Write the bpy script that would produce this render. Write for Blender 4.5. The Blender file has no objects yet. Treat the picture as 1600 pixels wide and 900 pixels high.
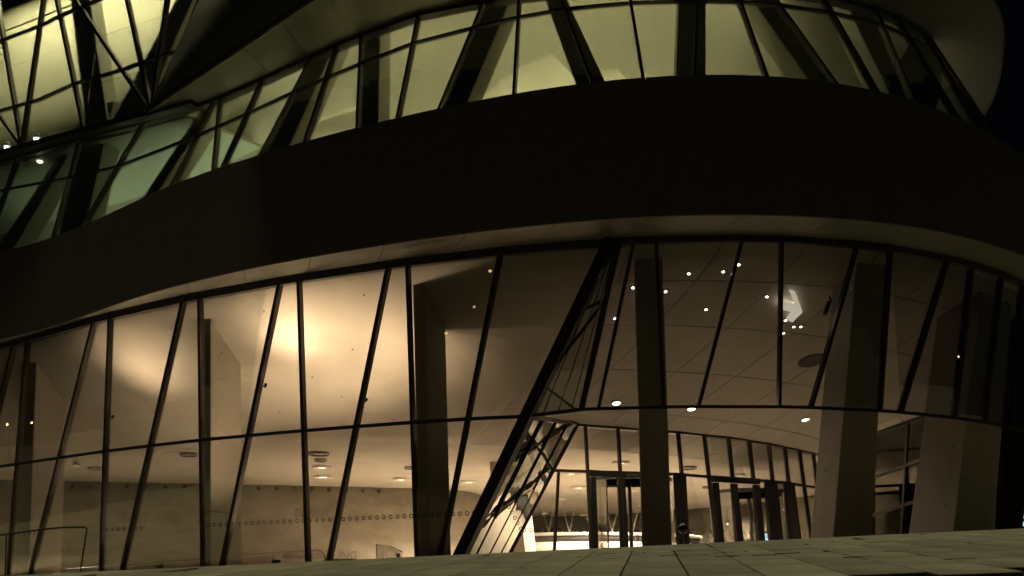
import bpy, bmesh, math, random
import numpy as np
from mathutils import Vector, Matrix

# ------------------------------------------------------------------ camera, sky, added overhead plaza light
FPX = 1500.0
TH = math.atan(480 / 1500.0)
CT, ST = math.cos(TH), math.sin(TH)
scene = bpy.context.scene
cam_d = bpy.data.cameras.new('camera')
cam_d.sensor_width = 36.0
cam_d.lens = FPX / 1600 * 36.0
cam_d.clip_end = 2000
cam_d.clip_start = 0.05
cam = bpy.data.objects.new('camera', cam_d)
cam.rotation_euler = (math.pi / 2 + TH, 0, 0)
scene.collection.objects.link(cam)
scene.camera = cam

world = bpy.data.worlds.new('World')
scene.world = world
world.use_nodes = True
wn = world.node_tree.nodes
bg = wn['Background']
sky = wn.new('ShaderNodeTexSky')
sky.sky_type = 'NISHITA'
sky.sun_disc = False
SUN_EL, SUN_AZ = math.radians(87), math.radians(205)
sky.sun_elevation = SUN_EL
sky.sun_rotation = SUN_AZ
world.node_tree.links.new(sky.outputs[0], bg.inputs[0])
bg.inputs[1].default_value = 0.0003

sun_d = bpy.data.lights.new('plaza_fill', 'SUN')  # overhead sun lamp added to light the paving, standing in for street lamps
sun_d.energy = 1.0
sun_d.angle = math.radians(3)
sun_d.color = (1.0, 0.93, 0.60)
sun = bpy.data.objects.new('plaza_fill', sun_d)
az = SUN_AZ
sv = Vector((math.sin(az) * math.cos(SUN_EL), math.cos(az) * math.cos(SUN_EL), math.sin(SUN_EL)))
sun.rotation_euler = sv.to_track_quat('Z', 'Y').to_euler()
scene.collection.objects.link(sun)

scene.view_settings.view_transform = 'Standard'
scene.view_settings.look = 'None'
scene.view_settings.exposure = 0.0
scene.view_settings.gamma = 1.0
scene.render.engine = 'CYCLES'
scene.cycles.use_denoising = True
scene.cycles.max_bounces = 8
scene.cycles.diffuse_bounces = 4
scene.cycles.glossy_bounces = 4
scene.cycles.transparent_max_bounces = 40
scene.cycles.sample_clamp_indirect = 4.0
scene.cycles.caustics_reflective = False
scene.cycles.caustics_refractive = False

random.seed(7)
WARM = (1.0, 0.80, 0.56)
OLIVE = (1.0, 0.89, 0.50)
COL = scene.collection


# ------------------------------------------------------------------ rays and curves
def ray(x, y):
    v = 450.0 - y
    return np.array([x - 800.0, FPX * CT - v * ST, FPX * ST + v * CT])


def atz(x, y, z):
    d = ray(x, y)
    return d * (z / d[2])


def aty(x, y, Y):
    d = ray(x, y)
    return d * (Y / d[1])


def px_of(p):
    """picture x, y of a point (used to measure only)"""
    f = p[1] * CT + p[2] * ST
    v = -p[1] * ST + p[2] * CT
    return 800 + FPX * p[0] / f, 450 - FPX * v / f


def resample(P, n):
    P = np.asarray(P, float)
    s = np.r_[0, np.cumsum(np.linalg.norm(np.diff(P, axis=0), axis=1))]
    t = np.linspace(0, s[-1], n)
    return np.stack([np.interp(t, s, P[:, k]) for k in range(P.shape[1])], 1)


def smooth_curve(pts, n=200, sigma=5):
    P = np.asarray(pts, float)
    P = np.vstack([P[0] * 2 - P[1], P, P[-1] * 2 - P[-2]])
    out = []
    for i in range(1, len(P) - 2):
        for t in np.linspace(0, 1, 12, endpoint=False):
            p0, p1, p2, p3 = P[i - 1:i + 3]
            out.append(0.5 * (2 * p1 + (p2 - p0) * t + (2 * p0 - 5 * p1 + 4 * p2 - p3) * t * t + (3 * p1 - p0 - 3 * p2 + p3) * t ** 3))
    out.append(P[-2])
    Q = resample(out, n)
    k = np.exp(-0.5 * (np.arange(-12, 13) / sigma) ** 2)
    k /= k.sum()
    E = np.vstack([Q[0] + (Q[0] - Q[1]) * np.arange(12, 0, -1)[:, None], Q, Q[-1] + (Q[-1] - Q[-2]) * np.arange(1, 13)[:, None]])
    return np.stack([np.convolve(E[:, j], k, 'valid') for j in range(2)], 1)


def normals(P):
    t = np.gradient(P, axis=0)
    t /= np.linalg.norm(t, axis=1)[:, None]
    return np.stack([t[:, 1], -t[:, 0]], 1)      # towards the plaza


def offset(P, d):                                 # d > 0 goes into the building
    return P - normals(P) * d


def at(P, z):
    z = np.broadcast_to(np.asarray(z, float), (len(P),))
    return np.column_stack([P, z])


class Surf:
    def __init__(self, rows):
        G = np.stack([np.asarray(r) for r in rows], 1)       # [n, m, 3]
        self.G = G
        a, b, c, d = G[:-1, :-1], G[1:, :-1], G[1:, 1:], G[:-1, 1:]
        T = np.concatenate([np.stack([a, b, c], 2).reshape(-1, 3, 3), np.stack([a, c, d], 2).reshape(-1, 3, 3)])
        self.a = T[:, 0]
        self.e1 = T[:, 1] - T[:, 0]
        self.e2 = T[:, 2] - T[:, 0]

    def cast(self, o, d):
        h = np.cross(d[None], self.e2)
        det = (self.e1 * h).sum(1)
        det = np.where(abs(det) < 1e-12, 1e-12, det)
        s = o[None] - self.a
        u = (s * h).sum(1) / det
        q = np.cross(s, self.e1)
        v = (q * d[None]).sum(1) / det
        t = (q * self.e2).sum(1) / det
        ok = (u > -1e-4) & (v > -1e-4) & (u + v < 1 + 2e-4) & (t > 1e-9)
        if not ok.any():
            return None, None
        i = np.where(ok, t, 1e18).argmin()
        n = np.cross(self.e1[i], self.e2[i])
        n /= np.linalg.norm(n)
        if n @ d > 0:
            n = -n
        return o + d * t[i], n

    def hit(self, x, y):
        p, n = self.cast(np.zeros(3), ray(x, y))
        if p is None:
            raise ValueError('no hit %r' % ((x, y),))
        return p, n


FLOOR = 0.45
LIPZ = 6.5
lip_px = [(0, 530), (80, 511), (233, 456), (400, 416), (620, 378), (800, 354), (1000, 336), (1133, 332), (1200, 332), (1350, 341), (1500, 364), (1597, 397)]
inn_px = [(0, 538), (140, 497), (283, 463), (400, 441), (603, 409), (783, 387), (960, 371), (1200, 367), (1343, 375), (1483, 398), (1567, 423)]
LIP = smooth_curve([(-30, 32.6), (-25, 30.6), (-19.5, 28)] + [atz(x, y, LIPZ)[:2] for x, y in lip_px] + [(11.9, 19.4), (13.5, 21.2), (14.6, 23.6), (15.1, 27.5)])
INN = smooth_curve([(-29.5, 33.6), (-24.6, 31.4), (-19.2, 28.8)] + [atz(x, y, LIPZ)[:2] for x, y in inn_px] + [(11.9, 20.5), (13.1, 22.1), (14.0, 24.3), (14.4, 27.8)])
top_px = [(0, 392), (40, 381), (200, 322), (263, 300), (400, 248), (557, 195), (623, 173), (733, 155), (800, 144), (900, 130), (1000, 122), (1100, 120), (1200, 124), (1310, 135), (1430, 162), (1497, 183), (1583, 227)]
lipwall = Surf([at(LIP, 4), at(LIP, 14)])
_zs = np.array([lipwall.hit(x, y)[0] for x, y in top_px])
_zfit = np.polyfit(_zs[:, 0], _zs[:, 2], 3)
BANDZ = np.polyval(_zfit, np.clip(LIP[:, 0], -14, 10.5))

T12 = smooth_curve([(-29.5, 32.2), (-24, 29.6), (-18.5, 26.9), (-14.57, 24.9), (-11.61, 23.45), (-9.49, 22.48), (-7.6, 21.5), (-6.0, 20.35), (-3.83, 18.76), (-1.99, 17.6), (0.5, 16.95), (3, 16.65), (5.5, 16.75), (8.13, 17.55), (9.14, 18.25), (10.37, 19.7), (11.2, 21.6), (11.6, 24), (11.6, 29.5)], sigma=3)
Z12 = 12.0

LOW = Surf([at(offset(INN, 0.15 * (LIPZ - z)), z) for z in (7.2, LIPZ, 4.5, 2.5, 0.0, -1.0)])
LOWC = Surf([at(offset(INN, 0.42 + 0.15 * (LIPZ - z)), z) for z in (7.2, LIPZ, 4.5, 2.5, 0.0, -1.0)])
_lt = resample(LIP, 200)
UPB, UPT = at(_lt, BANDZ - 0.05), at(resample(T12, 200), Z12)


def up_row(f, inset=0.0):
    R = UPB * (1 - f) + UPT * f
    R2 = R.copy()
    R2[:, :2] = offset(R[:, :2], inset)
    return R2


UP = Surf([up_row(f, 0.25) for f in (-0.3, 0, 0.5, 1, 1.3)])
UPC = Surf([up_row(f, 0.7) for f in (-0.3, 0, 0.5, 1, 1.4)])
DIA = Surf([at(T12, z) for z in (11.5, 14, 20.0)])
DIAC = Surf([at(offset(T12, 0.6), z) for z in (11.5, 14, 20.5)])

BD = smooth_curve([(-29, 39), (-20, 33), (-14, 29.5), (-10, 27), (-6.6, 24.9), (-2.6, 24.8), (3.5, 26.5), (7.3, 29.8), (9.5, 32.5), (11, 35)], sigma=6)
CZ = 3.75
_ci = offset(resample(INN, 200), 0.18)


def ceil_row(u):
    z = LIPZ - 0.05 - (LIPZ - 0.05 - CZ) * u ** 0.75
    return at(_ci * (1 - u) + BD * u, z)


CEIL = Surf([ceil_row(u) for u in np.linspace(0, 1, 24) ** 1.5])
ent_px = [(880, 660), (905, 663), (968, 667), (1050, 673), (1105, 678), (1173, 687), (1230, 698), (1285, 711)]
_e = [CEIL.hit(x, y)[0] for x, y in ent_px]
ENTP = smooth_curve([(_e[0][0] - 2.5, _e[0][1] - 0.3)] + [p[:2] for p in _e], n=80, sigma=4)
ENT = Surf([at(ENTP, z) for z in (-1, 6)])
SIDE = Surf([np.array([[9.55, 30.5, z], [10.9, 17.5, z]]) for z in (-1, 7)])


# ------------------------------------------------------------------ object helpers
def tag(o, label=None, cat=None, group=None, kind=None):
    if label: o['label'] = label
    if cat: o['category'] = cat
    if group: o['group'] = group
    if kind: o['kind'] = kind
    return o


def empty(name, loc=(0, 0, 0), parent=None):
    o = bpy.data.objects.new(name, None)
    o.empty_display_size = 0.3
    COL.objects.link(o)
    o.location = loc
    if parent: o.parent = parent
    return o


def obj(name, data, mat, parent=None, smooth=False):
    """data = (verts, faces) in world space, or a mesh; parents sit at their own origin, so vertices are shifted to the parent's space"""
    if isinstance(data, tuple):
        me = bpy.data.meshes.new(name)
        V = [tuple(float(c) for c in v) for v in data[0]]
        me.from_pydata(V, [], [list(map(int, f)) for f in data[1]])
        bm = bmesh.new()
        bm.from_mesh(me)
        bmesh.ops.recalc_face_normals(bm, faces=bm.faces)
        bm.to_mesh(me)
        bm.free()
        me.update()
    else:
        me = data
    if mat is not None and not me.materials:
        me.materials.append(mat)
    if smooth:
        me.polygons.foreach_set('use_smooth', [True] * len(me.polygons))
    o = bpy.data.objects.new(name, me)
    COL.objects.link(o)
    if parent:
        o.parent = parent
        w = Vector((0, 0, 0))
        q = parent
        while q:
            w += q.location
            q = q.parent
        if isinstance(data, tuple):
            o.location = -w
    return o


def merge(*ds):
    V, Fc = [], []
    for v, f in ds:
        n = len(V)
        V += list(v)
        Fc += [[i + n for i in q] for q in f]
    return V, Fc


BOXF = [[0, 1, 2, 3], [7, 6, 5, 4], [0, 4, 5, 1], [1, 5, 6, 2], [2, 6, 7, 3], [3, 7, 4, 0]]


def prism(front, back):
    n = len(front)
    return list(front) + list(back), [list(range(n)), list(range(2 * n - 1, n - 1, -1))] + [[i, (i + 1) % n, n + (i + 1) % n, n + i] for i in range(n)]


def bar(p, q, w, d, n, out=0.0):
    """a box from p to q, w wide, from `out` in front of the line to d behind it (n points to the viewer)"""
    p, q, n = (np.asarray(a, float) for a in (p, q, n))
    t = q - p
    t /= np.linalg.norm(t)
    n = n - t * (n @ t)
    n /= np.linalg.norm(n)
    s = np.cross(t, n) * w / 2
    f, b = n * out, -n * d
    return prism([p - s + f, p + s + f, q + s + f, q - s + f], [p - s + b, p + s + b, q + s + b, q - s + b])


def slab(pts, n, th):
    n = np.asarray(n, float)
    V, Fc = prism([np.asarray(p) for p in pts], [np.asarray(p) - n * th for p in pts])
    if len(pts) == 4:      # panes between raking mullions are warped: split both faces along one diagonal
        Fc = [[0, 1, 2], [0, 2, 3], [6, 5, 4], [7, 6, 4]] + Fc[2:]
    return V, Fc


def tube(path, r, seg=8, closed=False):
    P = [np.asarray(p, float) for p in path]
    V, Fc = [], []
    m = len(P)
    for i, p in enumerate(P):
        a = P[(i - 1) % m] if (i > 0 or closed) else p
        b = P[(i + 1) % m] if (i < m - 1 or closed) else p
        t = b - a
        t /= np.linalg.norm(t)
        up = np.array([0, 0, 1.0]) if abs(t[2]) < 0.9 else np.array([1.0, 0, 0])
        x = np.cross(t, up)
        x /= np.linalg.norm(x)
        y = np.cross(x, t)
        for k in range(seg):
            an = 2 * math.pi * k / seg
            V.append(p + r * (math.cos(an) * x + math.sin(an) * y))
    for i in range(m if closed else m - 1):
        for k in range(seg):
            j = (i + 1) % m
            Fc.append([i * seg + k, i * seg + (k + 1) % seg, j * seg + (k + 1) % seg, j * seg + k])
    if not closed:
        Fc += [list(range(seg)), list(range((m - 1) * seg, m * seg))[::-1]]
    return V, Fc


def lathe(prof, c=(0, 0, 0), seg=24, ax=None):
    """profile of (r, h) turned about ax (default z) through c"""
    c = np.asarray(c, float)
    az_ = np.array([0, 0, 1.0]) if ax is None else np.asarray(ax, float) / np.linalg.norm(ax)
    x = np.cross(az_, [0, 1.0, 0] if abs(az_[1]) < 0.9 else [1.0, 0, 0])
    x /= np.linalg.norm(x)
    y = np.cross(az_, x)
    V, Fc = [], []
    for r, h in prof:
        for k in range(seg):
            a = 2 * math.pi * k / seg
            V.append(c + az_ * h + max(r, 1e-4) * (math.cos(a) * x + math.sin(a) * y))
    for i in range(len(prof) - 1):
        for k in range(seg):
            Fc.append([i * seg + k, i * seg + (k + 1) % seg, (i + 1) * seg + (k + 1) % seg, (i + 1) * seg + k])
    Fc += [list(range(seg))[::-1], list(range((len(prof) - 1) * seg, len(prof) * seg))]
    return V, Fc


def grid_mesh(rows):
    G = np.stack(rows, 1)
    n, m = G.shape[:2]
    V = G.reshape(-1, 3)
    return list(V), [[i * m + j, (i + 1) * m + j, (i + 1) * m + j + 1, i * m + j + 1] for i in range(n - 1) for j in range(m - 1)]


def shell(front, back):
    """closed skin between two grids of rows (same shape)"""
    A, B = np.stack(front, 1), np.stack(back, 1)
    n, m = A.shape[:2]
    V = list(A.reshape(-1, 3)) + list(B.reshape(-1, 3))
    o = n * m
    Fc = []
    for i in range(n - 1):
        for j in range(m - 1):
            q = [i * m + j, (i + 1) * m + j, (i + 1) * m + j + 1, i * m + j + 1]
            Fc += [q, [k + o for k in q[::-1]]]
    for i in range(n - 1):
        Fc += [[i * m, (i + 1) * m, (i + 1) * m + o, i * m + o], [i * m + m - 1, (i + 1) * m + m - 1, (i + 1) * m + m - 1 + o, i * m + m - 1 + o]]
    for j in range(m - 1):
        Fc += [[j, j + 1, j + 1 + o, j + o], [(n - 1) * m + j, (n - 1) * m + j + 1, (n - 1) * m + j + 1 + o, (n - 1) * m + j + o]]
    return V, Fc


# ------------------------------------------------------------------ materials
MATS = {}


def mat(name, col, rough=0.6, metal=0.0, var=0.0, scale=3.0, bump=0.0, bscale=30.0, dirt=None, stretch=(1, 1, 1), spec=0.5):
    if name in MATS:
        return MATS[name]
    m = bpy.data.materials.new(name)
    m.use_nodes = True
    nt = m.node_tree
    N, L = nt.nodes, nt.links
    b = N['Principled BSDF']
    b.inputs['Roughness'].default_value = rough
    b.inputs['Metallic'].default_value = metal
    b.inputs['Specular IOR Level'].default_value = spec
    b.inputs['Base Color'].default_value = (*col, 1)
    if var or bump:
        tc = N.new('ShaderNodeTexCoord')
        mp = N.new('ShaderNodeMapping')
        mp.inputs['Scale'].default_value = stretch
        L.new(tc.outputs['Object'], mp.inputs[0])
    if var:
        n1 = N.new('ShaderNodeTexNoise')
        n1.inputs['Scale'].default_value = scale
        n1.inputs['Detail'].default_value = 8
        n1.inputs['Roughness'].default_value = 0.65
        L.new(mp.outputs[0], n1.inputs['Vector'])
        r = N.new('ShaderNodeValToRGB')
        r.color_ramp.elements[0].position = 0.3
        r.color_ramp.elements[1].position = 0.72
        lo = dirt or tuple(c * (1 - var) for c in col)
        r.color_ramp.elements[0].color = (*lo, 1)
        r.color_ramp.elements[1].color = (*(min(1, c * (1 + var)) for c in col), 1)
        L.new(n1.outputs[0], r.inputs[0])
        L.new(r.outputs[0], b.inputs['Base Color'])
    if bump:
        n2 = N.new('ShaderNodeTexNoise')
        n2.inputs['Scale'].default_value = bscale
        n2.inputs['Detail'].default_value = 5
        L.new(mp.outputs[0], n2.inputs['Vector'])
        bp = N.new('ShaderNodeBump')
        bp.inputs['Strength'].default_value = bump
        bp.inputs['Distance'].default_value = 0.02
        L.new(n2.outputs[0], bp.inputs['Height'])
        L.new(bp.outputs[0], b.inputs['Normal'])
    MATS[name] = m
    return m


def glass_mat(name, tint, refl=1.0, rough=0.0, ior=1.5, wave=0.0):
    m = bpy.data.materials.new(name)
    m.use_nodes = True
    nt = m.node_tree
    N, L = nt.nodes, nt.links
    N.remove(N['Principled BSDF'])
    out = N['Material Output']
    tr = N.new('ShaderNodeBsdfTransparent')
    tr.inputs[0].default_value = (*tint, 1)
    oi = N.new('ShaderNodeObjectInfo')            # panes differ a little from one to the next
    mr = N.new('ShaderNodeMapRange')
    mr.inputs['To Min'].default_value = 0.93
    mr.inputs['To Max'].default_value = 1.0
    L.new(oi.outputs['Random'], mr.inputs['Value'])
    sc_ = N.new('ShaderNodeVectorMath')
    sc_.operation = 'SCALE'
    sc_.inputs[0].default_value = tint
    L.new(mr.outputs[0], sc_.inputs['Scale'])
    L.new(sc_.outputs[0], tr.inputs[0])
    gl = N.new('ShaderNodeBsdfGlossy')
    gl.inputs['Roughness'].default_value = rough
    gl.inputs['Color'].default_value = (0.95, 0.97, 0.95, 1)
    fr = N.new('ShaderNodeFresnel')
    fr.inputs[0].default_value = ior
    mu = N.new('ShaderNodeMath')
    mu.operation = 'MULTIPLY'
    mu.use_clamp = True
    mu.inputs[1].default_value = refl
    L.new(fr.outputs[0], mu.inputs[0])
    mx = N.new('ShaderNodeMixShader')
    L.new(mu.outputs[0], mx.inputs[0])
    L.new(tr.outputs[0], mx.inputs[1])
    L.new(gl.outputs[0], mx.inputs[2])
    L.new(mx.outputs[0], out.inputs[0])
    if wave:
        tc = N.new('ShaderNodeTexCoord')
        n2 = N.new('ShaderNodeTexNoise')
        n2.inputs['Scale'].default_value = 1.1
        n2.inputs['Detail'].default_value = 1
        L.new(tc.outputs['Object'], n2.inputs['Vector'])
        bp = N.new('ShaderNodeBump')
        bp.inputs['Strength'].default_value = wave
        bp.inputs['Distance'].default_value = 0.05
        L.new(n2.outputs[0], bp.inputs['Height'])
        L.new(bp.outputs[0], gl.inputs['Normal'])
        L.new(bp.outputs[0], fr.inputs['Normal'])
    return m


def emit_mat(name, col, strength):
    m = bpy.data.materials.new(name)
    m.use_nodes = True
    b = m.node_tree.nodes['Principled BSDF']
    b.inputs['Base Color'].default_value = (*col, 1)
    b.inputs['Emission Color'].default_value = (*col, 1)
    b.inputs['Emission Strength'].default_value = strength
    return m


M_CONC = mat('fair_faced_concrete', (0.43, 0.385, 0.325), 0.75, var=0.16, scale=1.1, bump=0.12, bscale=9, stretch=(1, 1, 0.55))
M_LITC = mat('lit_column_concrete', (0.52, 0.475, 0.41), 0.72, var=0.12, scale=1.3, bump=0.1, bscale=9, stretch=(1, 1, 0.4))  # column concrete with lamp light put into a lighter tone
M_WALL = mat('board_marked_concrete', (0.215, 0.195, 0.16), 0.72, var=0.4, scale=0.9, bump=0.2, bscale=7, stretch=(1, 1, 1.8))
M_CEIL = mat('ceiling_plaster', (0.62, 0.585, 0.53), 0.7, var=0.1, scale=1.0)
M_UPW = mat('upper_wall_plaster', (0.46, 0.44, 0.37), 0.7, var=0.07, scale=1.6, stretch=(1.0, 1.0, 0.12))
M_BAND = mat('dark_anodised_cladding', (0.15, 0.13, 0.128), 0.45, 0.0, var=0.18, scale=6, bump=0.05, bscale=60)
M_BACK = mat('dark_joint_backing', (0.012, 0.011, 0.010), 0.8)  # near-black sheet behind panel gaps, also used for coping and roof
M_SOFF = mat('brushed_aluminium_soffit', (0.34, 0.33, 0.30), 0.45, 0.3, var=0.1, scale=5, stretch=(0.4, 6, 1))
M_SOFF2 = mat('upper_aluminium_soffit', (0.22, 0.215, 0.19), 0.45, 0.3, var=0.1, scale=5)
M_MULL = mat('dark_steel_mullion', (0.045, 0.04, 0.036), 0.38, 0.5, var=0.12, scale=8)
M_BLACK = mat('black_door_frame', (0.018, 0.016, 0.015), 0.35, 0.3)
M_SLAB = mat('plaza_stone_slab', (0.25, 0.235, 0.16), 0.85, var=0.38, scale=1.6, bump=0.35, bscale=45)
M_JOINT = mat('dark_paving_joint', (0.05, 0.05, 0.036), 0.95, var=0.3, scale=12)
M_FLOOR = mat('lobby_terrazzo', (0.52, 0.47, 0.40), 0.35, var=0.08, scale=14)
M_WHITE = mat('white_lacquer', (0.72, 0.69, 0.63), 0.35)
M_GREY = mat('grey_steel', (0.22, 0.21, 0.2), 0.35, 0.7)
M_RING = mat('ring_print', (0.02, 0.019, 0.017), 0.7)
M_LETTER = mat('grey_lettering', (0.125, 0.112, 0.09), 0.8)
M_UPC = mat('upper_column_concrete', (0.36, 0.35, 0.30), 0.8, var=0.15, scale=1.5)
M_GLASS = glass_mat('clear_facade_glass', (0.965, 0.955, 0.935), 0.6)
M_GLASS_UP = glass_mat('greenish_facade_glass', (0.90, 0.93, 0.87), 0.7, wave=0.02)
M_GLASS_REV = glass_mat('rippled_reveal_glass', (0.9, 0.89, 0.86), 2.4, 0.01, 1.9, wave=0.12)
M_GLASS_SIDE = glass_mat('dimmed_side_glass', (0.66, 0.6, 0.54), 1.6)  # brown tint dims the lobby behind: shade put into the glass colour
M_LAMP = emit_mat('lit_lamp_white', (1.0, 0.93, 0.78), 14)
M_LAMPD = emit_mat('lit_lamp_warm', (1.0, 0.86, 0.62), 5)
M_ARROW = emit_mat('backlit_arrow_face', (0.86, 0.80, 0.64), 0.62)
M_SCREEN = emit_mat('lit_screen', (0.55, 0.9, 1.0), 2.2)
M_STREET = emit_mat('sodium_lamp', (1.0, 0.62, 0.22), 16)
M_CYAN = emit_mat('lit_cyan_window', (0.45, 0.8, 1.0), 1.1)


_nt = M_SLAB.node_tree
_b = _nt.nodes['Principled BSDF']
_src = _b.inputs['Base Color'].links[0].from_socket
_oi = _nt.nodes.new('ShaderNodeObjectInfo')
_mr = _nt.nodes.new('ShaderNodeMapRange')
_mr.inputs['To Min'].default_value = 0.78
_mr.inputs['To Max'].default_value = 1.16
_nt.links.new(_oi.outputs['Random'], _mr.inputs['Value'])
_vm = _nt.nodes.new('ShaderNodeVectorMath')
_vm.operation = 'SCALE'
_nt.links.new(_src, _vm.inputs[0])
_nt.links.new(_mr.outputs[0], _vm.inputs['Scale'])
_nt.links.new(_vm.outputs[0], _b.inputs['Base Color'])

# ------------------------------------------------------------------ ground
SLOPE, CROSS, ZC = 0.073, 0.045, 0.535


def ground_z(X, Y):
    a = ZC + SLOPE * (min(Y, 13.0) - 13.0) + CROSS * max(-14, min(X, 12))
    if Y > 13.0:
        t = min(1, (Y - 13.0) / (2.6 + 0.85 * max(0, min(-X - 1, 12))))
        t = t * t * (3 - 2 * t)
        a = a * (1 - t) + (FLOOR - 0.03) * t
    return a


xs = np.r_[np.linspace(-400, -35, 8), np.linspace(-30, 30, 61), np.linspace(35, 400, 8)]
ys = np.r_[np.linspace(-400, -20, 7), np.linspace(-14, 5, 10), np.linspace(5.5, 16, 43), np.linspace(18, 60, 12), np.linspace(80, 500, 6)]
gv = [(x, y, ground_z(x, max(y, -6)) - 0.03) for x in xs for y in ys]
ny = len(ys)
gf = [[i * ny + j, (i + 1) * ny + j, (i + 1) * ny + j + 1, i * ny + j + 1] for i in range(len(xs) - 1) for j in range(ny - 1)]
plaza = tag(obj('plaza', (gv, gf), M_JOINT, smooth=True), 'sloping stone paved plaza in front of the museum', 'plaza', kind='structure')

# stone slabs, one by one where the camera can tell them apart
sd = np.array([0.14, 0.99]); sd /= np.linalg.norm(sd)
sx = np.array([sd[1], -sd[0]])
SW, SL, GAP = 0.46, 1.9, 0.012
slab_mesh = bpy.data.meshes.new('paving_slab')
hw, hl = SW / 2 - GAP / 2, SL / 2 - GAP / 2
bm = bmesh.new()
bmesh.ops.create_cube(bm, size=1.0, matrix=Matrix.Diagonal((hw * 2, hl * 2, 0.05, 1)))
bmesh.ops.bevel(bm, geom=[e for e in bm.edges if all(v.co.z > 0 for v in e.verts)], offset=0.006, segments=1, affect='EDGES')
bm.to_mesh(slab_mesh); bm.free()
slab_mesh.materials.append(M_SLAB)
slabs = []
for i in range(-40, 60):
    for j in range(-2, 12):
        off = (0.37 * i + 0.17 * ((i * i) % 5)) % 1.0
        c2 = sx * (i * SW) + sd * ((j + off) * SL)
        ends = [c2 + sx * a * hw + sd * b * hl for a in (-1, 1) for b in (-1, 1)]
        if max(e[1] for e in ends) > 13.05 or c2[1] < 5.2:
            continue
        if not all(abs(e[0]) < 0.56 * e[1] + 0.7 for e in ends[:1]):
            continue
        slabs.append(c2)
slabs.sort(key=lambda c: np.hypot(c[0], c[1]))
nrm = Vector((-CROSS, -SLOPE, 1)).normalized()
for c2 in slabs[:298]:
    o = bpy.data.objects.new('paving_slab', slab_mesh)
    COL.objects.link(o)
    o.parent = plaza
    o.location = (c2[0], c2[1], ZC + SLOPE * (c2[1] - 13) + CROSS * c2[0] - 0.022 + random.uniform(-0.003, 0.003))
    q = Vector((0, 0, 1)).rotation_difference(nrm)
    o.rotation_euler = (q.to_matrix() @ Matrix.Rotation(math.atan2(-sd[0], sd[1]), 3, 'Z')).to_euler()
# the rest of the paving from the last slab row over the crest to the facade
cx, cy = np.linspace(-30, 30, 121), np.r_[np.linspace(11.0, 16.5, 34), 18, 20, 24, 28]
cg = [[(x, y, ground_z(x, y) + (0.0 if y > 12.9 else -0.022)) for x in cx] for y in cy]
crest_rows = [np.array(r) for r in cg]
obj('plaza_crest', grid_mesh(crest_rows), M_SLAB, plaza, smooth=True)
# short drainage slots cut in the crest paving
rs = random.Random(3)
for k, (x, y) in enumerate([(905, 871), (947, 866), (958, 873), (1005, 864), (1047, 868), (1063, 861), (1100, 867), (1130, 864), (1135, 870), (1165, 862), (1195, 868), (1230, 865), (1290, 862), (1340, 871), (1400, 862), (1440, 868), (1500, 874), (1372, 848), (1260, 851), (1530, 848)]):
    d = ray(x, y)
    t = ZC - SLOPE * 13
    t = t / (d[2] - SLOPE * d[1] - CROSS * d[0])
    p = d * t
    if p[1] > 12.8 or p[1] < 4:
        p = d * (12.6 / d[1])
        p[2] = ground_z(p[0], p[1])
    dirn = sx if k % 3 else sd
    ln = 0.11
    a3 = np.array([*(p[:2] - dirn * ln), 0]); b3 = np.array([*(p[:2] + dirn * ln), 0])
    for q in (a3, b3):
        q[2] = ground_z(q[0], q[1]) + 0.006
    obj('drain_slot', bar(a3, b3, 0.022, 0.02, (0, 0, 1)), M_BACK, plaza)

# ------------------------------------------------------------------ the museum
museum = tag(empty('museum_building', (0, 17, FLOOR)), 'curved dark clad museum with lit leaning glass facades and entrance', 'building')


def part(name, data, m, parent=None, smooth=False, label=None):
    o = obj(name, data, m, parent or museum, smooth)
    if label: o['label'] = label
    return o


# interior floor, ceilings, walls
FAR = resample(np.array([(-31, 56), (24, 56)]), 200)
lf = tag(obj('lobby_floor', grid_mesh([at(offset(INN, 0.75), FLOOR)] + [at(offset(INN, 0.75) * (1 - f) + FAR * f, FLOOR) for f in (0.3, 0.6, 1)]), M_FLOOR), 'pale polished lobby floor behind the glass', 'floor', kind='structure')

ceil_n = np.linspace(0, 1, 24) ** 1.5
split = next(i for i in range(200) if _ci[i, 0] > 2.3)        # left: smooth concrete vault, right: jointed panels over the entrance
rows = [ceil_row(u) for u in ceil_n]
vault = part('vaulted_ceiling', shell([r[:split + 1] for r in rows], [r[:split + 1] + [0, 0, 0.12] for r in rows]), M_CEIL, smooth=True, label='smooth vaulted ceiling washed with warm light')
ebk = part('entrance_ceiling', grid_mesh([r[split:] + [0, 0, 0.05] for r in rows]), M_BACK)
rowu = np.linspace(0, 1, 6)
NP = 11
cuts = np.linspace(split, 199, NP + 1)


def ceil_at(u, s):
    r = ceil_row(u)
    i = int(min(198, math.floor(s)))
    f = s - i
    return r[i] * (1 - f) + r[i + 1] * f


for a in range(NP):
    for b in range(5):
        s0, s1 = cuts[a] + 0.035, cuts[a + 1] - 0.035
        u0, u1 = rowu[b] ** 1.4 + 0.0015, rowu[b + 1] ** 1.4 - 0.0015
        ss = np.linspace(s0, s1, 4)
        fr = [np.array([ceil_at(u, s) for s in ss]) for u in np.linspace(max(0, u0), u1, 4)]
        part('ceiling_panel', shell(fr, [r + [0, 0, 0.03] for r in fr]), M_CEIL, ebk, smooth=False)

part('lobby_ceiling', shell([at(BD * (1 - f) + FAR * f, CZ) for f in (0, 0.15, 0.4, 1)], [at(BD * (1 - f) + FAR * f, CZ + 0.2) for f in (0, 0.15, 0.4, 1)]), M_CEIL, label='flat pale lobby ceiling with round lamps')

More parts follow.
